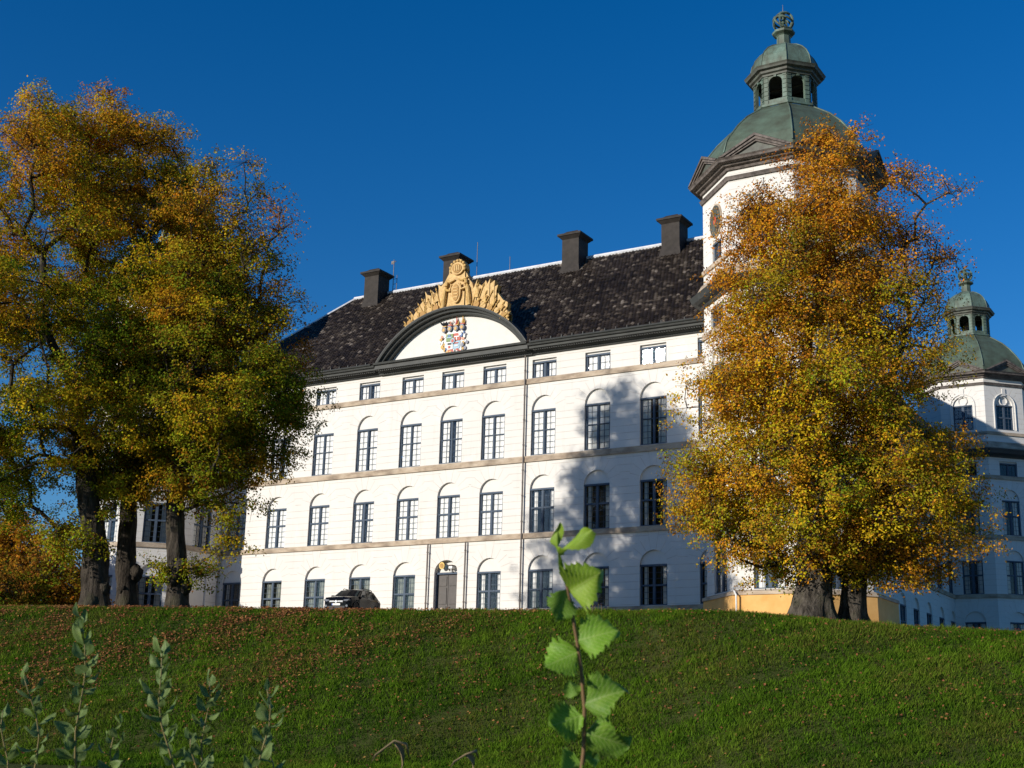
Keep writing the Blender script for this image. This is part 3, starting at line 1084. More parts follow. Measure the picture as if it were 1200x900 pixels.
for k, x in enumerate((-0.72, -0.26, 0.22, 0.70)):   # four barred helmets with crests
    hz = az+0.88+0.03*(k % 2)
    disc(ar, ax+x, hz, 0.17, 0.2, -0.26, -0.045, AR['grey'], 12)
    disc(ar, ax+x, hz-0.02, 0.11, 0.12, -0.29, -0.262, AR['gold'], 10)
    ar.box(ax+x-0.16, ax+x+0.16, -0.22, -0.05, hz+0.21, hz+0.27, AR['red' if k % 2 else 'gold'])
    tz = hz+0.28
    if k == 0:
        for a in (-0.35, -0.1, 0.15):
            ar.tube([(ax+x, -0.14, tz), (ax+x+a*0.5, -0.16, tz+0.15), (ax+x+a, -0.14, tz+0.30)], [0.05, 0.09, 0.03], AR['black'], 6)
    elif k == 1:
        ar.tube([(ax+x, -0.14, tz), (ax+x-0.14, -0.15, tz+0.20), (ax+x-0.06, -0.15, tz+0.24)], [0.05, 0.045, 0.02], AR['black'], 6)
        ar.tube([(ax+x, -0.14, tz), (ax+x+0.16, -0.15, tz+0.20), (ax+x+0.10, -0.15, tz+0.37)], [0.05, 0.045, 0.02], AR['white'], 6)
        ar.tube([(ax+x, -0.14, tz), (ax+x, -0.15, tz+0.23)], [0.07, 0.05], AR['skin'], 6)
    else:
        c = 'red' if k == 2 else 'gold'
        ar.tube([(ax+x, -0.14, tz), (ax+x+0.03, -0.16, tz+0.24), (ax+x, -0.15, tz+0.50)], [0.08, 0.06, 0.02], AR[c], 6)
        ar.tube([(ax+x-0.12, -0.14, tz+0.02), (ax+x-0.14, -0.15, tz+0.20)], [0.05, 0.02], AR['white'], 6)
        ar.tube([(ax+x+0.12, -0.14, tz+0.02), (ax+x+0.15, -0.15, tz+0.23)], [0.05, 0.02], AR['gold'], 6)
ar.build("coat_of_arms", pedi, (ax, -0.1, az))

# entrance door
dr = MB()
c = BAY[5]
dr.box(c-HW, c+HW, 0.20, 0.30, 1.44, 1.56, FRAME)
dr.box(c-HW, c-HW+0.10, 0.26, 0.40, -1.7, 1.438, FRAME)
dr.box(c+HW-0.10, c+HW, 0.26, 0.40, -1.7, 1.438, FRAME)
for s in (-1, 1):
    x0, x1 = (c+0.015, c+HW-0.102) if s > 0 else (c-HW+0.102, c-0.015)
    dr.box(x0, x1, 0.34, 0.40, -1.7, 1.436, DOORPAINT)
    for za, zb in ((-1.5, -0.55), (-0.42, 0.62), (0.72, 1.32)):
        dr.taper(x0+0.09, x1-0.09, 0.30, 0.338, za, x0+0.09, x1-0.09, 0.30, 0.338, zb, DOORPAINT)
dr.box(c-0.012, c+0.012, 0.37, 0.40, -1.7, 1.436, CORNICE)
door = dr.build("double_door", castle, (c, 0.35, -1.7))
hd = MB()
hd.tube([(c+0.06, 0.33, -0.62), (c+0.06, 0.24, -0.62), (c+0.20, 0.24, -0.62)], 0.02, BRONZE, 6)
hd.build("handle", door, (c, 0.3, -0.62))

# drainpipes
for x, z1_ in ((5.45, 15.02), (-1.46, 3.38), (1.40, 3.38), (17.9, 15.02)):
    dp = MB()
    dp.tube([(x, -0.16, -1.7), (x, -0.16, z1_)], 0.055, PIPE, 8)
    z = -0.4
    while z < z1_:
        dp.tube([(x, -0.16, z), (x, -0.16, z+0.07)], 0.075, PIPE, 8)
        z += 1.6
    dp.build("drainpipe", castle, (x, -0.16, -1.7))


# ------------------------------------------------------------------ corner towers
def face_frame(c, a, phi):
    n = np.array([math.cos(phi), math.sin(phi)])
    xd = (-n[1], n[0])
    return Matrix(((xd[0], -n[0], 0, c[0]+a*n[0]), (xd[1], -n[1], 0, c[1]+a*n[1]), (0, 0, 1, 0), (0, 0, 0, 1)))


def tower(c, a, faces, blank=(), dz=0.0, clock_face=None, plinth=True):
    s = 2*a*math.tan(math.pi/8)
    PH = [-math.pi/2+k*math.pi/4 for k in range(8)]
    org = (c[0], c[1], GZ0)
    w = MB()
    wins = []
    for k, phi in enumerate(PH):
        M = face_frame(c, a, phi)
        w.M = M
        full = k in faces
        for (z0, z1, sill, zs, rise, datum, kind) in ROWS:
            if not full:
                cell(w, -s/2, s/2, z0, z1, None, datum, PLASTER)
                continue
            bl = (k, kind) in blank
            op = (0.0, HW-0.04, sill, zs, rise, DEP)
            cell(w, -s/2, s/2, z0, z1, op, datum, PLASTER)
            if bl:
                w.quad((-HW, DEP-0.06, sill), (HW, DEP-0.06, sill), (HW, DEP-0.06, zs), (-HW, DEP-0.06, zs), LUNETTE)
            else:
                if kind == 'attic':
                    w.box(-HW+0.04, HW-0.04, DEP-0.05, DEP, 14.52, zs, LUNETTE)
                wins.append((k, M, kind, sill, WIN[kind]))
        # lantern storey over the eaves
        if full and k == clock_face:
            cell(w, -s/2, s/2, 15.15, 21.8, (0.12, 0.62, 17.2, 18.36, 0, 0.2), 15.2, PLASTER)
            wins.append((k, M, 'small', 17.2, (1.22, 1.14, None, (2,))))
        elif full:
            cell(w, -s/2, s/2, 15.15, 21.8, (0.0, 0.80, 17.45, 19.55, 0.80, 0.22), 15.2, PLASTER)
            wins.append((k, M, 'upper', 17.45, (1.58, 2.08, 0.5, (3, 3))))
        else:
            cell(w, -s/2, s/2, 15.15, 21.8, None, 15.2, PLASTER)
    w.M = None
    tw_ = w.build("tower", castle, org, cell=True)
    for (k, M, kind, sill, (ww, h, tr, rows)) in wins:
        ww = min(ww, 2*(HW-0.04))
        mb = MB(M @ Matrix.Translation((0.12 if kind == 'small' else 0, DEP-0.10 if kind not in ('small', 'upper') else 0.10, sill)))
        window_mesh(mb, ww, h, tr, rows)
        mb.quad((-ww/2+0.09, 0.046, 0.09), (ww/2-0.09, 0.046, 0.09), (ww/2-0.09, 0.046, h-0.09), (-ww/2+0.09, 0.046, h-0.09), GLASS)
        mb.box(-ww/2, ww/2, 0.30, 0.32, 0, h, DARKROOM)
        if kind in ('first', 'second', 'ground'):
            for x0, x1 in ((-ww/2+0.12, -ww/2+0.5), (ww/2-0.5, ww/2-0.12)):
                mb.box(x0, x1, 0.16, 0.18, 0.05, h-0.05, BLIND)
        pos = M @ Vector((0, 0, sill))
        mb.build("window", tw_, tuple(pos))
    # roundel in the arch over the upper windows
    for k in faces:
        if k == clock_face:
            continue
        M = face_frame(c, a, PH[k])
        rd = MB(M)
        rd.tube([(0.36*math.cos(t), 0.12, 19.95+0.36*math.sin(t)) for t in np.linspace(0, 2*math.pi, 17)], 0.07, LUNETTE, 6)
        rd.box(-0.16, 0.16, -0.06, -0.003, 20.36, 21.0, LUNETTE)
        for t0 in (0,):
            pts = [(-1.0*math.cos(t), -0.03, 19.55+1.0*math.sin(t)) for t in np.linspace(0, math.pi, 15)]
            rd.tube([(-1.0, -0.03, 17.45)]+pts+[(1.0, -0.03, 17.45)], 0.055, LUNETTE, 5)
        rd.build("niche_roundel", tw_, tuple(M @ Vector((0, 0, 19.95))))
    if clock_face is not None:
        M = face_frame(c, a, PH[clock_face])
        ck = MB(M)
        disc(ck, 0.12, 19.56, 0.80, 0.98, -0.08, -0.003, STONE, 28)
        disc(ck, 0.12, 19.56, 0.70, 0.88, -0.11, -0.082, BARECOPPER, 28)
        clk = ck.build("clock", tw_, tuple(M @ Vector((0.12, -0.1, 19.56))))
        kh = MB(M)
        for q in range(12):
            t = q*math.pi/6
            kh.box(0.12+0.56*math.sin(t)-0.03, 0.12+0.56*math.sin(t)+0.03, -0.125, -0.112, 19.56+0.72*math.cos(t)-0.05, 19.56+0.72*math.cos(t)+0.05, GOLDDEEP)
        kh.tube([(0.12, -0.14, 19.56), (0.30, -0.14, 19.15)], 0.03, GOLDDEEP, 5)
        kh.tube([(0.12, -0.16, 19.56), (0.0, -0.16, 20.2)], 0.025, GOLDDEEP, 5)
        disc(kh, 0.12, 19.56, 0.2, 0.24, -0.124, -0.112, AR['red'], 14)
        kh.build("clock_hands", clk, tuple(M @ Vector((0.12, -0.1, 19.56))))
    # mouldings that run round the octagon
    for prf in ([[(a+0.002, z0), (a+pr_, z0), (a+pr_, z1), (a+0.002, z1)] for z0, z1, pr_ in ((3.385, 3.70, 0.11), (8.145, 8.50, 0.11), (13.155, 13.48, 0.10), (16.95, 17.20, 0.10))]
                + [[(a+0.002, 15.72), (a+0.45, 15.74), (a+0.14, 16.34), (a+0.002, 16.36)], [(a+0.002, -1.17), (a+0.26, -1.17), (a+0.24, -1.0), (a+0.002, -0.90)]]):
        st = MB()
        st.ngon_ring(c, prf, STONE, cap=False)
        st.build("string_course", tw_, (c[0], c[1], prf[0][1]))
    if plinth:
        pl_ = MB()
        pl_.ngon_ring(c, [(a+0.26, -4.2), (a+0.20, -1.172)], OCHRE, cap=False)
        pl_.build("plinth", tw_, org)
    ev = MB()
    ev.ngon_ring(c, [(a+0.002, 15.02), (a+0.14, 15.02), (a+0.17, 15.13), (a+0.33, 15.24), (a+0.62, 15.27), (a+0.68, 15.45), (a+0.75, 15.60), (a+0.46, 15.715), (a+0.002, 15.715)], CORNICE, cap=False)
    ev.build("eaves_band", tw_, org)
    # top entablature
    en = MB()
    en.ngon_ring(c, [(a+0.002, 21.22), (a+0.10, 21.22), (a+0.13, 21.30), (a+0.20, 21.42), (a+0.002, 21.46)], WOODCORN, cap=False)
    en.ngon_ring(c, [(a+0.002, 21.80), (a+0.12, 21.80), (a+0.16, 21.92), (a+0.34, 21.98), (a+0.40, 22.08), (a+0.66, 22.12), (a+0.70, 22.22), (a+0.78, 22.30), (a+0.2, 22.42), (a-1.2, 22.42)], WOODCORN, cap=False)
    en.build("entablature", tw_, (c[0], c[1], 21.8))
    # a low gable over each face
    sg = 2*(a+0.70)*math.tan(math.pi/8)
    for k, phi in enumerate(PH):
        M = face_frame(c, a+0.66, phi)
        g = MB(M)
        hs, zt, zb = sg/2-0.02, 23.38, 22.34
        # raking mouldings, stepped
        for dpt, th_, y0 in ((0.0, 0.13, -0.14), (0.13, 0.14, -0.06), (0.27, 0.10, 0.02)):
            for sgn in (-1, 1):
                slope = (zt-zb)/hs
                p = [(sgn*hs, zb-dpt*0), (0, zt-dpt*1.15), (0, zt-(dpt+th_)*1.15), (sgn*(hs-(dpt+th_)/slope*1.0), zb)]
                p[0] = (sgn*(hs-dpt/slope), zb)
                if sgn < 0:
                    p = p[::-1]
                g.prism(p, y0, 1.6, WOODCORN)
        g.prism([(-hs+0.5, zb-0.02), (hs-0.5, zb-0.02), (0, zt-0.42)], 0.14, 0.3, BARECOPPER)
        # little roof behind the gable running into the dome
        g.quad((-hs, -0.14, zb+0.006), (0, -0.14, zt+0.006), (0, 2.6, zt+0.006), (-hs, 2.6, zb+0.006), BARECOPPER)
        g.quad((hs, -0.14, zb+0.006), (hs, 2.6, zb+0.006), (0, 2.6, zt+0.006), (0, -0.14, zt+0.006), BARECOPPER)
        g.build("gable", tw_, tuple(M @ Vector((0, 0, zb))))
    # domes
    dm = MB()
    dm.ngon_ring(c, [(4.75, 22.3), (4.70, 22.8), (4.50, 23.5), (4.14, 24.1), (3.60, 24.85), (2.95, 25.55), (2.38, 26.0), (1.92, 26.35), (1.80, 26.45)], DOMECOPPER)
    dome = dm.build("dome", tw_, (c[0], c[1], 22.3))
    rb = MB()
    kk = 1/math.cos(math.pi/8)
    for i in range(8):
        t = math.pi/8+i*math.pi/4
        rb.tube([(c[0]+q*kk*math.cos(t), c[1]+q*kk*math.sin(t), z) for q, z in [(4.71, 22.8), (4.51, 23.5), (4.15, 24.1), (3.61, 24.85), (2.96, 25.55), (2.39, 26.0), (1.93, 26.35)]], 0.055, COPPER, 5)
    rb.build("dome_ribs", dome, (c[0], c[1], 22.3))
    # open lantern
    ln = MB()
    la = 1.64
    ls = 2*la*math.tan(math.pi/8)
    ln.ngon_ring(c, [(1.80, 26.46), (1.86, 26.5), (1.86, 26.62), (1.70, 26.66)], COPPER, cap=False)
    for phi in PH:
        ln.M = face_frame(c, la, phi)
        hw, sill, zs, rise = 0.40, 26.95, 27.98, 0.38
        cell(ln, -ls/2, ls/2, 26.55, 28.6, (0, hw, sill, zs, rise, 0.16), 26.5, COPPER)
        # remove nothing: niches are see-through because the lunette is only a thin ring
        for zc in np.arange(26.7, 28.4, 0.27):
            for sx in (-1, 1):
                x0, x1 = (hw+0.03, ls/2-0.01) if sx > 0 else (-ls/2+0.01, -hw-0.03)
                ln.box(x0, x1, -0.035, -0.003, zc, zc+0.215, COPPER)
        ln.taper(-0.07, 0.07, -0.07, -0.003, 28.30, -0.10, 0.10, -0.07, -0.003, 28.56, COPPER)
        # inner skin
        li = 2*(la-0.16)*math.tan(math.pi/8)
        ln.M = face_frame(c, la-0.16, phi)
        for x0, x1 in ((-li/2, -hw), (hw, li/2)):
            ln.quad((x0, 0, 26.55), (x1, 0, 26.55), (x1, 0, 28.6), (x0, 0, 28.6), BARECOPPER)
    ln.M = None
    # drop the lunette fillers of the arches so that sky shows through
    keep = [i for i, mi in enumerate(ln.mi) if ln.mats[mi] is not LUNETTE]
    ln.f = [ln.f[i] for i in keep]
    ln.mi = [ln.mi[i] for i in keep]
    ln.ngon_ring(c, [(1.5, 26.5), (1.5, 26.56)], BARECOPPER)
    ln.ngon_ring(c, [(1.5, 28.6), (1.5, 28.64)], BARECOPPER)
    lant = ln.build("lantern", tw_, (c[0], c[1], 26.5))
    lc = MB()
    lc.ngon_ring(c, [(la+0.0, 28.42), (la+0.08, 28.42), (la+0.10, 28.52), (la+0.22, 28.58), (la+0.25, 28.70), (la+0.42, 28.76), (la+0.46, 28.86), (la+0.52, 28.95), (la+0.34, 29.05), (la+0.2, 29.12), (1.5, 29.16)], BARECOPPER, cap=False)
    lc.build("lantern_cornice", lant, (c[0], c[1], 28.5))
    cp = MB()
    cp.ngon_ring(c, [(1.80, 29.04), (1.78, 29.35), (1.70, 29.75), (1.53, 30.13), (1.25, 30.48), (0.88, 30.76), (0.52, 30.93), (0.38, 31.0), (0.36, 31.6), (0.42, 31.66), (0.60, 31.76), (0.62, 31.88), (0.44, 31.94), (0.40, 32.02)], COPPER)
    for i in range(8):
        t = math.pi/8+i*math.pi/4
        cp.tube([(c[0]+q*kk*math.cos(t), c[1]+q*kk*math.sin(t), z) for q, z in [(1.81, 29.05), (1.79, 29.35), (1.71, 29.75), (1.54, 30.13), (1.26, 30.48), (0.89, 30.76), (0.53, 30.94)]], 0.035, COPPER, 5)
    cp.build("cupola", lant, (c[0], c[1], 29.04))
    # armillary ball of open hoops
    ab = MB()
    oc = np.array([c[0], c[1], 32.58])
    for ax_ in ((1, 0, 0), (0, 1, 0), (0.2, 0.25, 1), (0.75, -0.5, 0.6), (-0.6, 0.5, 0.65)):
        n_ = np.array(ax_, float)/np.linalg.norm(ax_)
        u_ = np.cross(n_, (0.3, 0.5, 0.8))
        u_ /= np.linalg.norm(u_)
        v_ = np.cross(n_, u_)
        ab.tube([oc+0.58*(math.cos(t)*u_+math.sin(t)*v_) for t in np.linspace(0, 2*math.pi, 25)], 0.065, COPPER, 6)
    ab.tube([oc-(0, 0, 0.62), oc+(0, 0, 0.62)], 0.06, COPPER, 6)
    ab.tube([oc+(0, 0, 0.6), oc+(0, 0, 1.15)], [0.03, 0.01], PIPE, 5)
    ab.tube([oc-(0, 0, 0.16), oc-(0, 0, 0.08), oc+(0, 0, 0.08), oc+(0, 0, 0.16)], [0.05, 0.15, 0.15, 0.05], COPPER, 8)
    ab.build("armillary_finial", lant, tuple(oc))
    bl = MB()
    bz = [(0.08, 28.2), (0.2, 28.1), (0.28, 27.8), (0.34, 27.4), (0.48, 27.15), (0.5, 27.05)]
    v, f = [], []
    for r, z in bz:
        for i in range(14):
            v.append((c[0]+r*math.cos(i*math.pi/7), c[1]+r*math.sin(i*math.pi/7), z))
    for j in range(len(bz)-1):
        for i in range(14):
            f.append((j*14+i, (j+1)*14+i, (j+1)*14+(i+1) % 14, j*14+(i+1) % 14))
    bl.add(v, f, BRONZE)
    bl.tube([(c[0]-1.4, c[1], 28.3), (c[0]+1.4, c[1], 28.3)], 0.07, BARECOPPER, 6)
    bl.build("bell", lant, (c[0], c[1], 28.2))
    return tw_


# faces: 0 front (-Y), 1 right-front, 2 right (+X), 6 left (-X), 7 left-front
tower((23.65, -2.15), 4.42, (7, 0, 1), clock_face=7)
tower((-23.60, -2.15), 4.42, (0, 1, 2), blank=((2, 'ground'),), clock_face=None)
tower((22.85, 47.6), 4.42, (0, 1))

# white rain pipe on the tower plinth
wp = MB()
pz = on_plane(858, 700, 1, -6.95)
wp.tube([(21.9, -6.92, -0.95), (22.05, -7.02, -1.2), (22.05, -7.02, -3.6)], 0.05, WHITEPIPE, 8)
wp.build("rain_pipe", castle, (22.05, -7.0, -1.2))

# ------------------------------------------------------------------ trees
def lerp(a, b, t):
    return a+(b-a)*t


def grow(name, base, trunk_paths, slices, D, nclump, leaves_per, palette, label, cat="tree", group=None, leaf=(0.12, 0.08), minD=0.75,
         depth_k=0.45, sparse=None, seed=1, bark=BARK, spread=(0.46, 0.34), wc=None, extra=None, shell=0.3, per=8, macD=1.35, inset=0.45, turn=0.16, lw_=1.6):
    """an old broadleaf tree: crown clumps fill a lobed 3-D envelope, boughs grow to every clump, leaves hang round it"""
    rng = np.random.default_rng(seed)
    base = np.array(base, float)
    t = thing(name, tuple(base), label, cat, group)
    # envelopes in metres: height, left and right reach of every lobe of the crown
    lobes = slices if isinstance(slices[0], list) else [slices]
    envs, allz = [], []
    for lo_list in lobes:
        e = []
        for v, ul, ur in lo_list:
            dh = (base[:2]-CAM[:2]) @ FH
            pl_, pr_ = upright(ul, v, dh), upright(ur, v, dh)
            e.append(((pl_[2]+pr_[2])/2, (pl_[:2]-base[:2]) @ RH, (pr_[:2]-base[:2]) @ RH))
        e = np.array(sorted(e))
        envs.append(e)
    zmin, zmax = min(e[0, 0] for e in envs), max(e[-1, 0] for e in envs)
    gz_ = np.linspace(zmin, zmax, 60)
    glo, ghi = np.full(60, 1e9), np.full(60, -1e9)
    for e in envs:
        k = (gz_ >= e[0, 0]) & (gz_ <= e[-1, 0])
        glo[k] = np.minimum(glo[k], np.interp(gz_[k], e[:, 0], e[:, 1]))
        ghi[k] = np.maximum(ghi[k], np.interp(gz_[k], e[:, 0], e[:, 2]))
    env = np.stack([gz_, glo, ghi], 1)[glo < 1e8]
    cl = np.zeros((0, 3))
    tries = 0
    cdfs, wts = [], []
    for e in envs:
        zz = np.linspace(e[0, 0], e[-1, 0], 300)
        wz = np.interp(zz, e[:, 0], e[:, 2]-e[:, 1])**1.05+1e-6
        cdfs.append((zz, np.cumsum(wz)/wz.sum()))
        wts.append(np.mean((e[:, 2]-e[:, 1])**lw_)*(e[-1, 0]-e[0, 0]))
    wts = np.cumsum(wts)/np.sum(wts)
    ph = rng.uniform(0, 6.28, 6)
    mac = np.zeros((0, 3))
    mhw = []
    nmac = max(12, int(nclump/per))
    while len(mac) < nmac and tries < nmac*120:
        tries += 1
        li_ = min(len(envs)-1, int(np.searchsorted(wts, rng.random())))
        z = np.interp(rng.random(), cdfs[li_][1], cdfs[li_][0])
        ev_ = envs[li_]
        lo, hi = np.interp(z, ev_[:, 0], ev_[:, 1]), np.interp(z, ev_[:, 0], ev_[:, 2])
        hw = (hi-lo)/2
        a = rng.uniform(-1, 1)
        b = rng.uniform(-1, 1)
        r = math.hypot(a, b)
        if r > 1 or rng.random() > shell+(1-shell)*r**1.5:
            continue
        # lobed outline, so that the edge is never smooth
        th = math.atan2(b, a)
        lob = 1+0.07*math.sin(5*th+ph[0]+z*0.9)+0.05*math.sin(9*th+ph[1]-z*1.7)+0.05*math.sin(z*2.3+ph[2]+3*th)
        x = (lo+hi)/2+a*max(0.1, hw-inset)*lob
        y = b*hw*2*depth_k*lob
        if sparse is not None and rng.random() < sparse(x, y, z):
            continue
        p = np.array([base[0]+x*RH[0]+(y)*FH[0], base[1]+x*RH[1]+(y)*FH[1], z])
        if len(mac) and np.min(np.sum(((mac-p)*(1, 1, 1.25))**2, 1)) < macD**2:
            continue
        mac = np.vstack([mac, p])
        mhw.append(hw)
    mid_of = []
    rad_m = rng.uniform(0.7, 1.25, len(mac))
    for mi_, p in enumerate(mac):
        k = min(1.0, max(0.32, mhw[mi_]/2.0))
        for q in range(int(per*rng.uniform(0.7, 1.4))):
            o = np.clip(rng.normal(0, 1, 3), -1.6, 1.6)*np.array([0.60, 0.60, 0.34])*rad_m[mi_]*k
            o[2] += -0.16*(o[0]**2+o[1]**2)          # boughs droop at their edge
            c_ = p+o
            if len(cl) and np.min(np.sum((cl-c_)**2, 1)) < (minD*0.62)**2:
                continue
            cl = np.vstack([cl, c_])
            mid_of.append(mi_)
    mid_of = np.array(mid_of)
    # skeleton
    P, par, rad0 = [], [], []
    for path in trunk_paths:
        prev = -1
        for i in range(len(path)-1):
            (pa, ra), (pb, rb_) = path[i], path[i+1]
            pa, pb = np.array(pa, float), np.array(pb, float)
            n = max(1, int(np.linalg.norm(pb-pa)/0.7))
            for k in range(n if i < len(path)-2 else n+1):
                f = k/n
                P.append(lerp(pa, pb, f))
                rad0.append(lerp(ra, rb_, f))
                par.append(prev)
                prev = len(P)-1
    ntr = len(P)
    zc0 = zmin-1.0
    order = np.argsort([np.min(np.linalg.norm(np.array(P[:ntr])-c, axis=1)) for c in cl]) if len(cl) else []
    Pa = np.zeros((ntr+len(cl)*14, 3))
    Pa[:ntr] = P
    plen = np.zeros(len(Pa))
    for i in range(ntr):
        plen[i] = 0 if par[i] < 0 else plen[par[i]]+np.linalg.norm(Pa[i]-Pa[par[i]])
    cnt = ntr
    zlow = max(zmin-1.5, base[2]+1.2)
    tips = []
    for ci in order:
        c = cl[ci]
        d = np.linalg.norm(Pa[:cnt]-c, axis=1)
        dz = Pa[:cnt, 2]-c[2]
        cost = d+0.55*np.maximum(0, dz)+0.16*plen[:cnt]+np.where(Pa[:cnt, 2] < zlow, 50, 0)
        j = int(np.argmin(cost))
        a = Pa[j].copy()
        n = max(2, int(d[j]/0.65))
        prev = j
        bow = np.array([rng.normal(0, 0.10), rng.normal(0, 0.10), 0.12])*d[j]
        for k in range(1, n+1):
            f = k/n
            q = lerp(a, c, f)+bow*math.sin(math.pi*f)*(0.8 if n > 2 else 0.3)+rng.normal(0, 0.06, 3)*(1 if k < n else 0)
            if cnt >= len(Pa):
                break
            Pa[cnt] = q
            plen[cnt] = plen[prev]+np.linalg.norm(q-Pa[prev])
            par.append(prev)
            prev = cnt
            cnt += 1
        tips.append(prev)
    Pa = Pa[:cnt]
    w = np.zeros(cnt)
    for q in tips:
        w[q] += 0.016**2.2
    for i in range(cnt-1, -1, -1):
        w[i] = max(w[i], 0.016**2.2)
        if par[i] >= 0:
            w[par[i]] += w[i]
    rad = w**(1/2.2)
    rad[:ntr] = np.minimum(np.maximum(rad[:ntr]*0, np.array(rad0)), 9)
    lim = 0.24
    rad[ntr:] = np.minimum(rad[ntr:], lim)
    # twigs: fine sprays carrying the leaves
    tw = []
    mb = MB()
    V, Fc = [], []
    n = 5
    for i in range(ntr, cnt):
        a, b = Pa[par[i]], Pa[i]
        ra, rb_ = min(rad[par[i]], rad[i]*1.5), rad[i]
        d = b-a
        ln = np.linalg.norm(d)
        if ln < 1e-4:
            continue
        d = d/ln
        s = np.cross(d, (0.3, 0.2, 0.93))
        s /= np.linalg.norm(s)+1e-9
        u = np.cross(d, s)
        o = len(V)
        for p, r in ((a-d*ra*0.3, ra), (b, rb_)):
            for k in range(n):
                V.append(p+r*(math.cos(6.283*k/n)*s+math.sin(6.283*k/n)*u))
        for k in range(n):
            Fc.append((o+k, o+(k+1) % n, o+n+(k+1) % n, o+n+k))
    for c in cl:
        for k in range(5):
            dirv = rng.normal(0, 1, 3)*(1, 1, 0.7)+(0, 0, 0.25)
            dirv /= np.linalg.norm(dirv)
            e = c+dirv*rng.uniform(0.5, 0.95)
            o = len(V)
            s = np.cross(dirv, (0.3, 0.2, 0.9))
            s /= np.linalg.norm(s)
            u = np.cross(dirv, s)
            for p, r in ((c-dirv*0.05, 0.013), (e, 0.005)):
                for q in range(3):
                    V.append(p+r*(math.cos(2.094*q)*s+math.sin(2.094*q)*u))
            for q in range(3):
                Fc.append((o+q, o+(q+1) % 3, o+3+(q+1) % 3, o+3+q))
    mb.add([tuple(p) for p in V], Fc, bark)
    mb.build("boughs", t, tuple(base), smooth=True)
    # trunk: ridged, flared, lumpy
    tm = MB()
    NR = 22
    for ti, path in enumerate(trunk_paths):
        pts = []
        for i in range(len(path)-1):
            m = max(2, int(np.linalg.norm(np.array(path[i+1][0])-np.array(path[i][0]))/0.22))
            for k in range(m):
                pts.append((lerp(np.array(path[i][0], float), np.array(path[i+1][0], float), k/m), lerp(path[i][1], path[i+1][1], k/m)))
        pts.append((np.array(path[-1][0], float), path[-1][1]))
        v, f = [], []
        k1, k2 = rng.uniform(0, 6.28, 2)
        for i, (p, r) in enumerate(pts):
            hgt = p[2]-base[2]
            for q in range(NR):
                th = 2*math.pi*q/NR
                flare = max(0, 1-hgt/0.9)**2*0.32*(0.5+0.5*math.cos(5*th+k1)) if path[0][0][2] < base[2]+0.5 else 0
                rid = 0.07*math.sin(9*th+k2+hgt*0.5)+0.05*math.sin(14*th+hgt*1.1)+0.06*math.sin(3*th+hgt*1.8+k1)+0.04*math.sin(hgt*4.1+5*th)
                rr_ = r*(1+rid*min(1, r/0.3)+flare)
                v.append((p[0]+rr_*math.cos(th), p[1]+rr_*math.sin(th), p[2]))
        m = len(pts)
        for i in range(m-1):
            for q in range(NR):
                f.append((i*NR+q, i*NR+(q+1) % NR, (i+1)*NR+(q+1) % NR, (i+1)*NR+q))
        f.append(tuple((m-1)*NR+q for q in range(NR)))
        tm.add(v, f, bark)
    for (bp, br) in (extra or []):      # burrs on the bole
        v, f = [], []
        for i in range(9):
            ph_ = math.pi*i/8
            for q in range(12):
                th = 2*math.pi*q/12
                rr_ = br*(1+0.16*math.sin(4*th+i)+0.1*math.sin(7*th-2*i))
                v.append((bp[0]+rr_*math.sin(ph_)*math.cos(th), bp[1]+rr_*math.sin(ph_)*math.sin(th), bp[2]+1.25*rr_*math.cos(ph_)))
        for i in range(8):
            for q in range(12):
                f.append((i*12+q, (i+1)*12+q, (i+1)*12+(q+1) % 12, i*12+(q+1) % 12))
        tm.add(v, f, bark)
    tm.build("trunk", t, tuple(base), smooth=True)
    # leaves
    N = len(cl)
    if N:
        hh = (cl[:, 2]-zmin)/(zmax-zmin)
        lat = (cl[:, :2]-base[:2]) @ RH
        hwid = np.interp(cl[:, 2], env[:, 0], (env[:, 2]-env[:, 1])/2)
        mid = np.interp(cl[:, 2], env[:, 0], (env[:, 2]+env[:, 1])/2)
        rel = (lat-mid)/hwid
        ctint, keepf = palette(hh, rel, rng, N)
        first = {}
        for i_, m_ in enumerate(mid_of):
            first.setdefault(int(m_), ctint[i_])
        ctint = 0.35*ctint+0.65*np.array([first[int(m_)] for m_ in mid_of])
        num = np.maximum(6, (leaves_per*keepf*rng.uniform(0.65, 1.35, N)).astype(int))
        ids = np.repeat(np.arange(N), num)
        n = len(ids)
        # leaves gather in several sprays inside each clump
        sub = rng.normal(0, 1, (N, 7, 3))*np.array([spread[0], spread[0], spread[1]])
        k = rng.integers(0, 7, n)
        pos = cl[ids]+sub[ids, k]+rng.normal(0, 1, (n, 3))*np.array([0.19, 0.19, 0.13])
        cen = np.stack([np.full(n, base[0])+RH[0]*mid[ids], np.full(n, base[1])+RH[1]*mid[ids], pos[:, 2]-1.0], 1)
        outw = pos-cen
        outw /= np.linalg.norm(outw, axis=1, keepdims=True)+1e-6
        loc = pos-cl[ids]
        loc /= np.linalg.norm(loc, axis=1, keepdims=True)+1e-6
        nrm = rng.normal(0, 0.55, (n, 3))+0.55*outw+0.45*loc+np.array([0, 0, 0.35])
        nrm /= np.linalg.norm(nrm, axis=1, keepdims=True)
        ref = rng.normal(0, 1, (n, 3))
        ax1 = np.cross(nrm, ref)
        ax1 /= np.linalg.norm(ax1, axis=1, keepdims=True)
        ax2 = np.cross(nrm, ax1)
        ln = leaf[0]*rng.uniform(0.65, 1.3, (n, 1))
        wd = leaf[1]*rng.uniform(0.7, 1.25, (n, 1))
        cup = nrm*ln*0.16
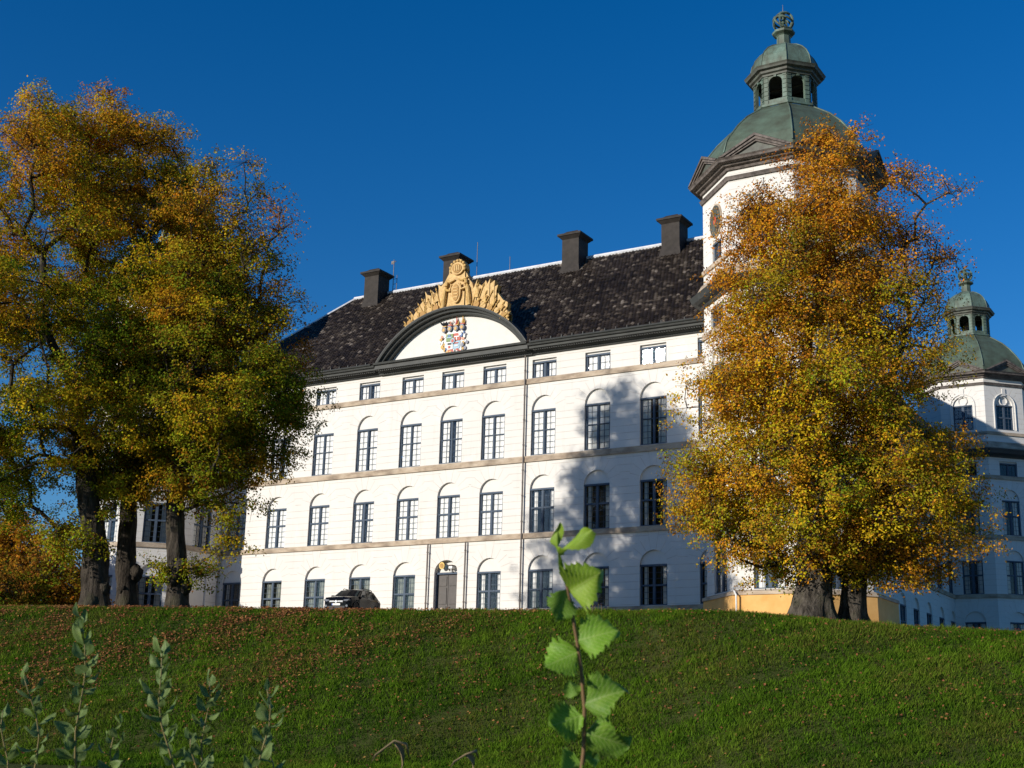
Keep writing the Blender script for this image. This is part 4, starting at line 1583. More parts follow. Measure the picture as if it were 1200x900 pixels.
        vs = np.stack([pos-ax1*ln*0.5, pos-ax2*wd*0.5+cup-ax1*ln*0.08, pos+ax1*ln*0.5, pos+ax2*wd*0.5+cup-ax1*ln*0.08], 1).reshape(-1, 3)
        col = ctint[ids]*rng.uniform(0.62, 1.3, (n, 1))
        col = col*(1+rng.normal(0, 0.13, (n, 3)))
        # a few leaves turned further than their neighbours
        turned = rng.random(n) < turn
        col[turned] = np.array([0.36, 0.15, 0.025])*rng.uniform(0.6, 1.2, (turned.sum(), 1))
        quads_mesh("crown", vs, n, 4, np.clip(col, 0.004, 0.9), LEAF, t, tuple(base))
    return t


GREEN, OLIVE, YEL, ORG, RUST = (np.array(c) for c in ((0.12, 0.21, 0.016), (0.28, 0.30, 0.020), (0.66, 0.46, 0.020), (0.62, 0.285, 0.020), (0.38, 0.14, 0.030)))


def pal_mix(wts, rng, N):
    w = np.stack([np.broadcast_to(q, (N,)) for q in wts], 1)
    w = np.maximum(w, 0.0)
    w = w/w.sum(1, keepdims=True)
    c = np.cumsum(w, 1)
    r = rng.random((N, 1))
    k = (r > c).sum(1)
    base = np.array([GREEN, OLIVE, YEL, ORG, RUST])
    main = base[np.clip(k, 0, 4)]
    mean = w @ base
    return 0.75*main+0.25*mean


def pal_right(h, rel, rng, N):
    up = np.clip((h-0.34)/0.36, 0, 1)
    side = np.clip(rel, 0, 1)
    wts = [0.75*(1-up)*(1-0.75*np.abs(rel)), 0.55*(1-up), 0.95*(1-up)+0.12, 0.45+1.0*up+0.75*np.abs(rel), 0.02+0.6*up*(0.5+side)]
    keep = 1-0.50*up*np.clip(rel+0.25, 0, 1)-0.15*up
    return pal_mix(wts, rng, N), keep


def pal_left(h, rel, rng, N):
    up = np.clip((h-0.4)/0.45, 0, 1)
    wts = [0.85*(1-up)+0.05, 1.0*(1-0.4*up), 0.80, 0.14+1.1*up, 0.02+0.12*up]
    return pal_mix(wts, rng, N)*0.98, 1-0.20*up


def pal_thin(h, rel, rng, N):
    up = np.clip((h-0.4)/0.4, 0, 1)
    wts = [0.75*(1-up)+0.05, 0.8*(1-0.5*up), 0.50, 0.15+0.5*up, 0.05+0.55*up]
    return pal_mix(wts, rng, N)*0.82, 1-0.62*up*np.clip(rel+0.75, 0, 1)


def bpt(u, v, D):
    p = at_depth(u, v, D)
    return np.array([p[0], p[1], float(ground_z(p[0], p[1]))])


def tp(u, v, D, dy=0.0):
    p = upright(u, v, D*1.01)
    return (p[0]+dy*FH[0], p[1]+dy*FH[1], p[2])


# --- great twin stemmed tree before the right tower
DR = 51.0
bR = bpt(972, 728, DR)
gl = bR[2]-0.5
pR1 = [((*bpt(950, 728, DR-0.2)[:2], gl), 0.92), (tp(950, 715, DR-0.2), 0.78), (tp(955, 680, DR), 0.66), (tp(950, 600, DR), 0.58), (tp(940, 480, DR), 0.32), (tp(945, 420, DR), 0.20), (tp(952, 370, DR), 0.12)]
pR2 = [((*bpt(1000, 730, DR+0.3)[:2], gl), 0.66), (tp(999, 718, DR+0.3), 0.52), (tp(1000, 680, DR+0.4), 0.46), (tp(1008, 600, DR+0.5), 0.40), (tp(1030, 480, DR+0.4), 0.24), (tp(1056, 410, DR), 0.13), (tp(1066, 375, DR), 0.08)]
slR = [[(236, 912, 1010), (262, 880, 1050), (300, 858, 1085), (340, 838, 1100), (380, 818, 1104), (420, 806, 1104), (455, 798, 1106), (490, 802, 1110), (530, 806, 1112), (570, 804, 1118),
        (610, 806, 1122), (640, 804, 1132), (652, 856, 1112), (668, 905, 1080)],
       [(664, 930, 990), (684, 950, 984), (700, 960, 976)],
       [(134, 972, 998), (150, 952, 1002), (180, 930, 1012), (215, 908, 1018), (260, 895, 1020), (320, 890, 1010)],
       [(160, 1040, 1062), (185, 1034, 1078), (220, 1030, 1085), (270, 1025, 1090), (330, 1020, 1090)],
       [(196, 1098, 1120), (225, 1090, 1132), (265, 1086, 1142), (300, 1078, 1140), (330, 1072, 1118), (390, 1068, 1108)],
       [(208, 868, 906), (232, 858, 918), (270, 846, 915), (310, 832, 905), (350, 826, 890)],
       [(545, 798, 835), (570, 791, 840), (600, 795, 850), (628, 814, 870), (652, 856, 905), (668, 895, 928)],
       [(560, 1095, 1126), (595, 1098, 1138), (635, 1092, 1142), (660, 1090, 1132), (682, 1070, 1104)]]
grow("autumn_tree", bR, [pR1, pR2], slR, DR, 1500, 260, pal_right, "great twin trunked tree in yellow and orange leaf before the right hand tower", seed=5,
     sparse=lambda x, y, z: 0.25*np.clip((z-8)/5, 0, 1)*np.clip((x-0.5)/3, 0, 1), bark=BARKPALE, minD=0.5, per=7, macD=1.12, lw_=1.25, inset=0.5, leaf=(0.105, 0.078), shell=0.3)

# --- the three old trees on the left
D1, D2, D3 = 56.5, 59.0, 55.8
b1, b2, b3 = bpt(112, 711, D1), bpt(150, 711, D2), bpt(208, 712, D3)
p1 = [((b1[0], b1[1], b1[2]-0.5), 0.70), (tp(112, 700, D1), 0.57), (tp(112, 660, D1), 0.54), (tp(108, 610, D1), 0.48), (tp(92, 500, D1), 0.34), (tp(84, 450, D1), 0.24)]
p2 = [((b2[0], b2[1], b2[2]-0.5), 0.56), (tp(149, 698, D2), 0.46), (tp(147, 665, D2), 0.43), (tp(150, 610, D2), 0.36), (tp(153, 540, D2), 0.33), (tp(150, 420, D2), 0.27), (tp(153, 370, D2), 0.2)]
p3 = [((b3[0], b3[1], b3[2]-0.5), 0.52), (tp(208, 698, D3), 0.43), (tp(207, 660, D3), 0.40), (tp(205, 600, D3), 0.36), (tp(207, 520, D3), 0.35), (tp(214, 460, D3), 0.24)]
s1 = [[(160, -50, 110), (200, -100, 130), (240, -150, 145), (300, -190, 160), (380, -205, 172), (460, -190, 178), (530, -160, 178), (575, -70, 142), (615, 20, 128), (650, 68, 130), (674, 90, 132)],
      [(104, 14, 52), (125, 2, 84), (160, -10, 96), (210, -20, 100)], [(112, 60, 88), (135, 45, 100), (170, 40, 105)], [(470, -60, 30), (520, -70, 40), (556, -40, 20)]]
s2 = [[(150, 70, 215), (200, 58, 228), (260, 55, 246), (330, 60, 262), (410, 65, 272), (480, 80, 276), (530, 95, 262), (560, 100, 200), (575, 108, 178)],
      [(92, 106, 150), (108, 98, 160), (140, 88, 165), (180, 80, 160)], [(98, 186, 206), (112, 172, 214), (140, 165, 222), (185, 160, 226)]]
s3 = [[(240, 205, 300), (270, 190, 325), (310, 178, 338), (350, 172, 345), (400, 168, 352), (440, 165, 358), (475, 162, 364), (505, 165, 356), (540, 172, 332), (566, 182, 306), (600, 238, 300), (638, 240, 282), (652, 246, 262)],
      [(190, 238, 256), (210, 225, 268), (240, 215, 275), (280, 205, 280)], [(178, 282, 300), (196, 272, 310), (230, 265, 315), (270, 262, 318)],
      [(228, 318, 345), (250, 308, 354), (285, 305, 355), (320, 300, 352)], [(440, 330, 368), (470, 320, 376), (500, 318, 370), (530, 315, 345)], [(655, 222, 246), (664, 216, 252), (674, 220, 244)], [(660, 176, 196), (670, 172, 198)]]
grow("lime_tree", b1, [p1], s1, D1, 800, 300, pal_left, "leftmost of three tall trees in a row, with a broad forked foot", per=8, macD=1.45, turn=0.07, group="tall trees on the bank top at left", seed=21, leaf=(0.115, 0.085), minD=0.6,
     extra=[(tp(122, 690, D1-0.3), 0.24)])
grow("lime_tree", b2, [p2], s2, D2, 800, 300, pal_left, "middle of three tall trees in a row, trunk bulging to the right low down", per=8, macD=1.45, turn=0.07, group="tall trees on the bank top at left", seed=22, leaf=(0.115, 0.085), minD=0.6,
     extra=[(tp(159, 672, D2-0.1), 0.30), (tp(143, 690, D2-0.3), 0.22)])
grow("lime_tree", b3, [p3], s3, D3, 800, 290, pal_thin, "right of three tall trees in a row, knotted trunk, bare twigs at top right", per=8, macD=1.45, turn=0.07, group="tall trees on the bank top at left", seed=23, leaf=(0.115, 0.085), minD=0.58,
     extra=[(tp(217, 688, D3-0.2), 0.26), (tp(203, 680, D3-0.4), 0.22), (tp(211, 664, D3-0.35), 0.24)],
     sparse=lambda x, y, z: 0.35*np.clip((z-6)/5, 0, 1)*np.clip((x-1)/3, 0, 1))


# tuft of sucker shoots on the bole of the third tree and low sprays under the first
# --- lower trees far behind on the left
def pal_bush(mixw):
    def f(h, rel, rng, N):
        wts = [np.full(N, mixw[0]), np.full(N, mixw[1]), np.full(N, mixw[2]), np.full(N, mixw[3]), np.full(N, mixw[4])]
        return pal_mix(wts, rng, N)*0.8, np.ones(N)
    return f


for k, (u0, vt, wdt, Dd, mixw, lab) in enumerate(((-52, 566, 70, 92, (0.5, 0.6, 0.3, 0.2, 0.1), "olive green broad tree beyond the left bank edge, partly cut by the frame"),
                                                (14, 600, 48, 86, (0.1, 0.2, 0.25, 0.9, 0.5), "low orange brown tree behind the leftmost tall trunk"),
                                                (66, 622, 40, 80, (0.35, 0.3, 0.2, 0.5, 0.4), "dark rusty bushy tree close left of the leftmost tall trunk"),
                                                (-18, 660, 52, 76, (0.75, 0.4, 0.1, 0.2, 0.2), "short dark green shrub low at the left picture edge"))):
    p = at_depth(u0, 712, Dd)
    bz = np.array([p[0], p[1], float(ground_z(p[0], p[1]))])
    sl = [(vt, u0-wdt*0.25, u0+wdt*0.2), (vt+18, u0-wdt*0.7, u0+wdt*0.6), (vt+45, u0-wdt*0.95, u0+wdt*0.95), (min(700, vt+80), u0-wdt, u0+wdt), (712, u0-wdt*0.9, u0+wdt*0.85), (722, u0-wdt*0.6, u0+wdt*0.6)]
    pth = [((bz[0], bz[1], bz[2]-0.4), 0.22), (tp(u0, 700, Dd), 0.18), (tp(u0, 0.5*(vt+700), Dd), 0.12), (tp(u0, vt+15, Dd), 0.04)]
    grow("bushy_tree", bz, [pth], sl, Dd, 260, 120, pal_bush(mixw), lab, group="lower trees behind the tall ones", seed=40+k, leaf=(0.19, 0.13), minD=0.6, shell=0.4)

# ------------------------------------------------------------------ grass and fallen leaves
def bank_points(n, rng, dens=None):
    out = []
    need = n
    while need > 0:
        m = need*2+1000
        a = rng.uniform(-0.43, 0.43, m)
        t = rng.uniform(-0.16, 1.10, m)
        ld = np.interp(a, _LA, _LD)
        d = ld-11.5+t*11.5
        x = CAM[0]+a*d*RH[0]+d*FH[0]
        y = CAM[1]+a*d*RH[1]+d*FH[1]
        k = np.ones(m, bool)
        if dens is not None:
            k = rng.random(m) < dens(a, t, x, y)
        pts = np.stack([x[k], y[k], a[k], t[k]], 1)[:need]
        out.append(pts)
        need -= len(pts)
    return np.concatenate(out)


def turf(n, rng):
    q = bank_points(n, rng)
    x, y, a, t = q.T
    z = ground_z(x, y)
    c1 = wob(x, y, 0.55)+0.5*wob(x+11, y, 2.6)
    c2 = wob(x+40, y-17, 1.7)
    h = rng.uniform(0.06, 0.17, n)*np.clip(1+0.55*c2+0.3*c1, 0.3, 2.0)
    h *= np.where(t > 0.93, 0.8+0.7*np.clip(wob(x*2.0, y*2.0, 1.3), 0, 1)*(a > -0.05), 1.0)
    w = rng.uniform(0.010, 0.024, n)
    th = rng.uniform(0, 2*np.pi, n)
    lean = rng.normal(0, 0.55, (n, 2))*h[:, None]
    # the tufts lean with the batter and the wind
    lean += (-FH)[None]*h[:, None]*0.35+RH[None]*(h*0.25*c1)[:, None]
    bx, by = np.cos(th)*w, np.sin(th)*w
    v = np.stack([np.stack([x-bx, y-by, z-0.02], 1), np.stack([x+bx, y+by, z-0.02], 1),
                  np.stack([x+lean[:, 0]+bx*0.2, y+lean[:, 1]+by*0.2, z+h], 1)], 1).reshape(-1, 3)
    g = np.clip(0.5+0.55*c1+0.35*c2+rng.normal(0, 0.22, n), 0, 1)[:, None]
    col = (1-g)*np.array([0.040, 0.098, 0.008])+g*np.array([0.130, 0.232, 0.016])
    dry = np.clip(wob(x-9, y+5, 0.8)*0.9+0.10+0.35*np.clip((t-0.35), 0, 1)*(a < 0.02)+0.25*(a > 0.1)*(t > .5), 0, 0.75)*rng.random(n)
    col = col*(1-dry[:, None])+dry[:, None]*np.array([0.17, 0.135, 0.035])
    col *= rng.uniform(0.7, 1.25, (n, 1))
    return v, col


_v, _c = turf(330000, np.random.default_rng(3))
go = quads_mesh("grass", _v, len(_c), 3, _c, GRASS)
tag(go, "short uneven green turf clothing the steep bank", "grass", kind="stuff")


def litter(n, rng):
    def dens(a, t, x, y):
        left = np.clip((0.06-a)/0.22, 0, 1)*np.clip((t-0.15)/0.5, 0, 1)
        cl = np.clip(0.45+0.6*wob(x, y, 0.6)+0.6*wob(x+5, y+9, 1.9), 0, 1)
        return np.clip(left*cl**1.5+0.012+0.03*(a > 0.1)*(t > 0.3), 0, 1)
    q = bank_points(n, rng, dens)
    x, y, a, t = q.T
    z = ground_z(x, y)+rng.uniform(0.06, 0.15, n)
    nrm = rng.normal(0, 0.45, (n, 3))+np.array([-FH[0]*0.4, -FH[1]*0.4, 1])
    nrm /= np.linalg.norm(nrm, axis=1, keepdims=True)
    r = rng.normal(0, 1, (n, 3))
    e1 = np.cross(nrm, r)
    e1 /= np.linalg.norm(e1, axis=1, keepdims=True)
    e2 = np.cross(nrm, e1)
    p = np.stack([x, y, z], 1)
    ln = rng.uniform(0.028, 0.062, (n, 1))
    v = np.stack([p-e1*ln, p-e2*ln*0.7+nrm*ln*0.3, p+e1*ln, p+e2*ln*0.7+nrm*ln*0.3], 1).reshape(-1, 3)
    base = np.array([[0.30, 0.115, 0.055], [0.36, 0.17, 0.06], [0.22, 0.09, 0.045], [0.42, 0.24, 0.07]])
    col = base[rng.choice(4, n, p=[0.4, 0.3, 0.22, 0.08])]*rng.uniform(0.6, 1.25, (n, 1))
    return v, col


_v, _c = litter(18000, np.random.default_rng(6))
lo_ = quads_mesh("fallen_leaves", _v, len(_c), 4, _c, GRASS)
tag(lo_, "rust brown leaves scattered over the upper bank", "fallen leaves", kind="stuff")

# ------------------------------------------------------------------ parked car
CARP = plain("black_car_paint", (0.004, 0.0045, 0.006), 0.12, 0.12, 0, 0.05)
TRIM = plain("black_plastic_trim", (0.02, 0.02, 0.022), 0.6, 0.4)
TYRE = plain("tyre_rubber", (0.015, 0.015, 0.015), 0.85, 0.2)
RIM = plain("silver_alloy", (0.45, 0.45, 0.46), 0.3, 0.6, 0.8)
CHROME = plain("bright_trim", (0.7, 0.7, 0.72), 0.2, 0.6, 0.9)
LAMPG = plain("clear_lamp_lens", (0.16, 0.17, 0.19), 0.12, 0.6)
CARGL = Mat("car_glass")
CARGL.color((0.02, 0.03, 0.032))
CARGL.set(0.08, 0.5)
CARGL = CARGL.m
PLATE = plain("white_number_plate", (0.75, 0.75, 0.72), 0.4, 0.4)
PBLUE = plain("plate_blue", (0.03, 0.10, 0.42), 0.4, 0.4)
PRED = plain("plate_orange", (0.55, 0.25, 0.12), 0.4, 0.4)

cp_ = on_plane(413, 716, 1, -7.6)
CX, CYy = cp_[0], -7.6
CZ = float(ground_z(CX, CYy))+0.01
cdir = np.array([CAM[0]-CX, CAM[1]-CYy])
cdir /= np.linalg.norm(cdir)
ang = math.atan2(cdir[1], cdir[0])-math.radians(27)       # nose turned a little to the left of the viewer
CM = Matrix.Translation((CX, CYy, CZ)) @ Matrix.Rotation(ang, 4, 'Z')
car = thing("car", (CX, CYy, CZ), "black hatchback with roof rails parked nose outward before the white facade", "car")


def loft(sections, m, mb):
    """sections: list of closed rings with equal point counts"""
    n = len(sections[0])
    v = [p for s in sections for p in s]
    f = [(i*n+j, i*n+(j+1) % n, (i+1)*n+(j+1) % n, (i+1)*n+j) for i in range(len(sections)-1) for j in range(n)]
    f += [tuple(range(n-1, -1, -1)), tuple((len(sections)-1)*n+j for j in range(n))]
    mb.add(v, f, m)


def body_ring(x, hw, z0, zb, zt):
    """lower body: sill z0, belt zb, top zt"""
    return [(x, -hw*0.90, z0), (x, -hw, z0+0.18), (x, -hw, zb), (x, -hw*0.93, zt), (x, -hw*0.5, zt+0.03), (x, 0, zt+0.04), (x, hw*0.5, zt+0.03), (x, hw*0.93, zt), (x, hw, zb), (x, hw, z0+0.18), (x, hw*0.90, z0)]


KZ = 1.04
cb = MB(CM)
secs = [(2.06, 0.62, 0.34, 0.58, 0.66), (2.0, 0.76, 0.28, 0.66, 0.80), (1.85, 0.86, 0.25, 0.74, 0.90), (1.5, 0.905, 0.24, 0.80, 0.97), (0.95, 0.92, 0.24, 0.86, 1.03), (0.2, 0.92, 0.24, 0.88, 1.02),
        (-0.8, 0.92, 0.24, 0.90, 1.02), (-1.5, 0.91, 0.26, 0.92, 1.04), (-1.9, 0.86, 0.30, 0.90, 1.02), (-2.06, 0.74, 0.36, 0.84, 0.94)]
loft([body_ring(x, h, z0*KZ, zb*KZ, zt*KZ) for x, h, z0, zb, zt in secs], CARP, cb)
body = cb.build("body", car, (CX, CYy, CZ), smooth=False)
gh = MB(CM)


def cabin(x, hw0, hw1, z0, z1):
    return [(x, -hw0, z0), (x, -hw1, z1), (x, -hw1*0.5, z1+0.025), (x, 0, z1+0.035), (x, hw1*0.5, z1+0.025), (x, hw1, z1), (x, hw0, z0)]


loft([cabin(1.0, 0.80, 0.78, 1.03, 1.05), cabin(0.28, 0.84, 0.66, 1.03, 1.50), cabin(0.0, 0.84, 0.66, 1.03, 1.545), cabin(-0.9, 0.84, 0.66, 1.03, 1.545), cabin(-1.35, 0.83, 0.64, 1.03, 1.50), cabin(-1.95, 0.78, 0.62, 1.03, 1.10)], CARP, gh)
gh.build("cabin", body, (CX, CYy, CZ+1.0))
gw = MB(CM)
gw.quad((0.98, -0.70, 1.075), (0.98, 0.70, 1.075), (0.33, 0.58, 1.485), (0.33, -0.58, 1.485), CARGL)
gw.v = gw.v
wsc = gw.build("windscreen", car, (CX, CYy, CZ+1.2))
wsc.location.x += 0.0
for s in (-1, 1):
    w_ = MB(CM)
    o = 0.008

    def wp_(x, z):
        f = (z-1.03)/(1.545-1.03)
        return (x, s*(0.845+o+(0.665-0.845)*f), z)
    for poly in ([(0.72, 1.08), (-0.12, 1.08), (-0.10, 1.48), (0.22, 1.47)], [(-0.20, 1.08), (-1.0, 1.08), (-0.98, 1.47), (-0.18, 1.48)], [(-1.08, 1.10), (-1.52, 1.14), (-1.28, 1.44), (-1.06, 1.46)]):
        p = [wp_(x, z) for x, z in poly]
        w_.add(p, [(0, 1, 2, 3)], CARGL)
    w_.build("side_window", car, (CX, CYy, CZ+1.2))
    m_ = MB(CM)
    m_.box(0.55, 0.70, s*0.90, s*1.06, 1.05, 1.18, CARP)
    m_.box(0.60, 0.66, s*0.84, s*0.90, 1.06, 1.10, TRIM)
    m_.build("wing_mirror", car, (CX, CYy, CZ+1.1))
    rr2 = MB(CM)
    rr2.tube([(0.15, s*0.60, 1.56), (0.05, s*0.60, 1.62), (-1.05, s*0.60, 1.62), (-1.2, s*0.60, 1.55)], 0.022, TRIM, 6)
    rr2.build("roof_rail", car, (CX, CYy, CZ+1.6))
    for x in (1.32, -1.30):
        wh = MB(CM)
        N = 24
        rings = []
        for r, yy in ((0.20, 0.86), (0.33, 0.86), (0.345, 0.80), (0.345, 0.66), (0.33, 0.64)):
            rings.append([(x+r*math.cos(6.2832*k/N), s*yy, 0.345+r*math.sin(6.2832*k/N)) for k in range(N)])
        loft(rings, TYRE, wh)
        wheel = wh.build("wheel", car, (CX, CYy, CZ+0.3))
        rm = MB(CM)
        for k in range(5):
            t = 6.2832*k/5
            rm.tube([(x+0.04*math.cos(t), s*0.872, 0.345+0.04*math.sin(t)), (x+0.21*math.cos(t), s*0.872, 0.345+0.21*math.sin(t))], 0.025, RIM, 5)
        rm.tube([(x+0.225*math.cos(t), s*0.868, 0.345+0.225*math.sin(t)) for t in np.linspace(0, 6.2832, 20)], 0.018, RIM, 5)
        rm.build("rim", wheel, (CX, CYy, CZ+0.3))
        ar_ = MB(CM)
        ar_.tube([(x+0.39*math.cos(t), s*0.925, 0.345+0.39*math.sin(t)) for t in np.linspace(-0.25, math.pi+0.25, 16)], 0.03, TRIM, 6)
        ar_.build("wheel_arch", body, (CX, CYy, CZ+0.3))
    hl = MB(CM)
    hl.add([(2.03, s*0.46, 0.80), (1.97, s*0.80, 0.84), (1.90, s*0.86, 0.76), (2.03, s*0.66, 0.70), (2.08, s*0.46, 0.72)], [(0, 1, 2, 3, 4), (4, 3, 2, 1, 0)], LAMPG)
    hl.v = [tuple(Vector(p)+(CM.to_3x3() @ Vector((0.035, 0, 0.0)))) for p in hl.v]
    hl.build("headlight", car, (CX, CYy, CZ+0.8))
    fl = MB(CM)
    fl.tube([(2.0, s*0.66, 0.45), (2.07, s*0.66, 0.45)], 0.07, LAMPG, 10)
    fl.build("fog_light", car, (CX, CYy, CZ+0.45))
gr = MB(CM)
gr.box(2.05, 2.095, -0.44, 0.44, 0.60, 0.76, TRIM)
gr.box(2.095, 2.11, -0.42, -0.09, 0.69, 0.72, CHROME)
gr.box(2.095, 2.11, 0.09, 0.42, 0.69, 0.72, CHROME)
gr.box(2.04, 2.085, -0.55, 0.55, 0.33, 0.44, TRIM)
gr.box(1.98, 2.075, -0.6, 0.6, 0.26, 0.29, LAMPG)
gr.build("grille", car, (CX, CYy, CZ+0.6))
bd = MB(CM)
bd.box(2.10, 2.125, -0.075, 0.075, 0.66, 0.70, CHROME)
bd.box(2.10, 2.125, -0.03, 0.03, 0.62, 0.75, CHROME)
bd.build("badge", car, (CX, CYy, CZ+0.7))
np_ = MB(CM)
np_.box(2.085, 2.105, -0.26, 0.26, 0.475, 0.585, PLATE)
np_.box(2.106, 2.109, -0.26, -0.21, 0.475, 0.585, PBLUE)
np_.build("number_plate", car, (CX, CYy, CZ+0.5))

# ------------------------------------------------------------------ fittings by the door
sg_ = MB()
SIGNY = mottled("yellow_sign_enamel", (0.55, 0.36, 0.06), (0.68, 0.47, 0.10), 6, 0.5, 0.4)
dcx = BAY[5]
disc(sg_, dcx-0.36, 1.98, 0.20, 0.23, 0.05, 0.09, SIGNY, 18)
disc(sg_, dcx-0.36, 1.98, 0.13, 0.15, 0.03, 0.048, GOLDDEEP, 16)
sg_.tube([(dcx-0.36, 0.07, 2.2), (dcx-0.30, 0.36, 2.28)], 0.015, PIPE, 5)
tag(sg_.build("door_sign", None, (dcx-0.36, 0.07, 1.98)), "small round yellow sign hung at the left in the arch over the dark door", "sign")
lb = thing("wall_lamp", (dcx+0.05, 0.2, 1.85), "black boxy lamp bracketed in the arch over the dark door", "lamp")
l1 = MB()
l1.box(dcx-0.06, dcx+0.16, -0.02, 0.22, 1.72, 2.0, TRIM)
l1.box(dcx+0.0, dcx+0.1, 0.22, 0.36, 1.80, 1.92, TRIM)
l1.build("housing", lb, (dcx+0.05, 0.2, 1.85))
l2 = MB()
l2.quad((dcx-0.04, -0.024, 1.74), (dcx+0.14, -0.024, 1.74), (dcx+0.14, -0.024, 1.98), (dcx-0.04, -0.024, 1.98), CARGL)
l2.build("lens", lb, (dcx+0.05, -0.02, 1.85))
cc = thing("security_camera", (dcx+0.36, 0.2, 1.82), "small white camera under a hood right of the black lamp over the door", "camera")
c1_ = MB()
c1_.box(dcx+0.24, dcx+0.50, -0.06, 0.30, 1.76, 1.92, WHITEPIPE)
c1_.build("housing", cc, (dcx+0.36, 0.2, 1.82))
c2_ = MB()
c2_.taper(dcx+0.20, dcx+0.54, -0.12, 0.32, 1.93, dcx+0.26, dcx+0.48, -0.06, 0.30, 2.0, PIPE)
c2_.build("hood", cc, (dcx+0.36, 0.2, 1.95))
c3_ = MB()
c3_.tube([(dcx+0.37, 0.05, 1.76), (dcx+0.37, 0.05, 1.60), (dcx+0.37, 0.34, 1.58)], 0.05, WHITEPIPE, 8)
c3_.build("bracket", cc, (dcx+0.37, 0.1, 1.6))
for x, lab, mm in ((dcx-0.30, "small round white stone set before the left leaf of the door", WHITEPIPE), (dcx+0.42, "short pale post before the right leaf of the door", STONE)):
    st_ = MB()
    zb = float(ground_z(x, -0.9))-0.05
    if mm is WHITEPIPE:
        rg_ = [(0.05, zb), (0.20, zb), (0.24, zb+0.5), (0.25, zb+0.85), (0.18, zb+1.02), (0.02, zb+1.07)]
    else:
        rg_ = [(0.09, zb), (0.09, zb+0.85), (0.12, zb+0.90), (0.12, zb+1.0), (0.02, zb+1.06)]
    loft([[(x+r*math.cos(6.2832*k/14), -0.9+r*math.sin(6.2832*k/14), z) for k in range(14)] for r, z in rg_], mm, st_)
    tag(st_.build("kerb_stone" if mm is WHITEPIPE else "bollard", None, (x, -0.9, zb), smooth=True), lab, "stone" if mm is WHITEPIPE else "post")


# ------------------------------------------------------------------ close foreground shoots
def leafmat(name, c1, c2, vein):
    m = Mat(name)
    at = m.attr("luv")
    sx = m.n("ShaderNodeSeparateXYZ")
    m.l(at.outputs['Vector'], sx.inputs[0])
    X, Y = sx.outputs[0], sx.outputs[1]
    ph = m.math('FRACT', m.math('MULTIPLY', m.math('SUBTRACT', Y, m.math('MULTIPLY', m.math('ABSOLUTE', X), 0.55)), 8.0))
    line = m.math('LESS_THAN', m.math('ABSOLUTE', m.math('SUBTRACT', ph, 0.5)), 0.075)
    midr = m.math('LESS_THAN', m.math('ABSOLUTE', X), 0.028)
    v = m.math('MAXIMUM', line, midr)
    f = m.noise(60, 4, 0.6)
    c = m.ramp(f, [(0.3, c1), (0.7, c2)])
    f2 = m.noise(25, 4, 0.6)
    spot = m.ramp(f2, [(0.66, (0, 0, 0)), (0.72, (1, 1, 1))])
    c = m.mix(m.math('MULTIPLY', v, 0.45), c, vein)
    c = m.mix(m.math('MULTIPLY', spot, 0.5), c, (0.20, 0.13, 0.03))
    dif = m.b
    m.color(c)
    m.set(0.5, 0.22)
    trn = m.n("ShaderNodeBsdfTranslucent")
    m.l(c, trn.inputs[0])
    mx = m.n("ShaderNodeMixShader")
    mx.inputs[0].default_value = 0.35
    m.l(dif.outputs[0], mx.inputs[1])
    m.l(trn.outputs[0], mx.inputs[2])
    m.l(mx.outputs[0], m.out.inputs[0])
    h = m.math('MULTIPLY', v, -1.0)
    m.bump(h, 0.4, 0.001)
    return m.m


ALDER = leafmat("fresh_pleated_leaf", (0.13, 0.28, 0.02), (0.21, 0.37, 0.04), (0.36, 0.47, 0.14))
ALDERY = leafmat("young_yellow_green_leaf", (0.18, 0.30, 0.02), (0.26, 0.38, 0.04), (0.38, 0.46, 0.12))
WILLOW = leafmat("grey_green_leaf", (0.08, 0.15, 0.03), (0.19, 0.26, 0.075), (0.34, 0.39, 0.19))
STEM = plain("red_brown_stem", (0.17, 0.10, 0.045), 0.6, 0.4)
STEMG = plain("olive_stem", (0.20, 0.16, 0.06), 0.6, 0.4)


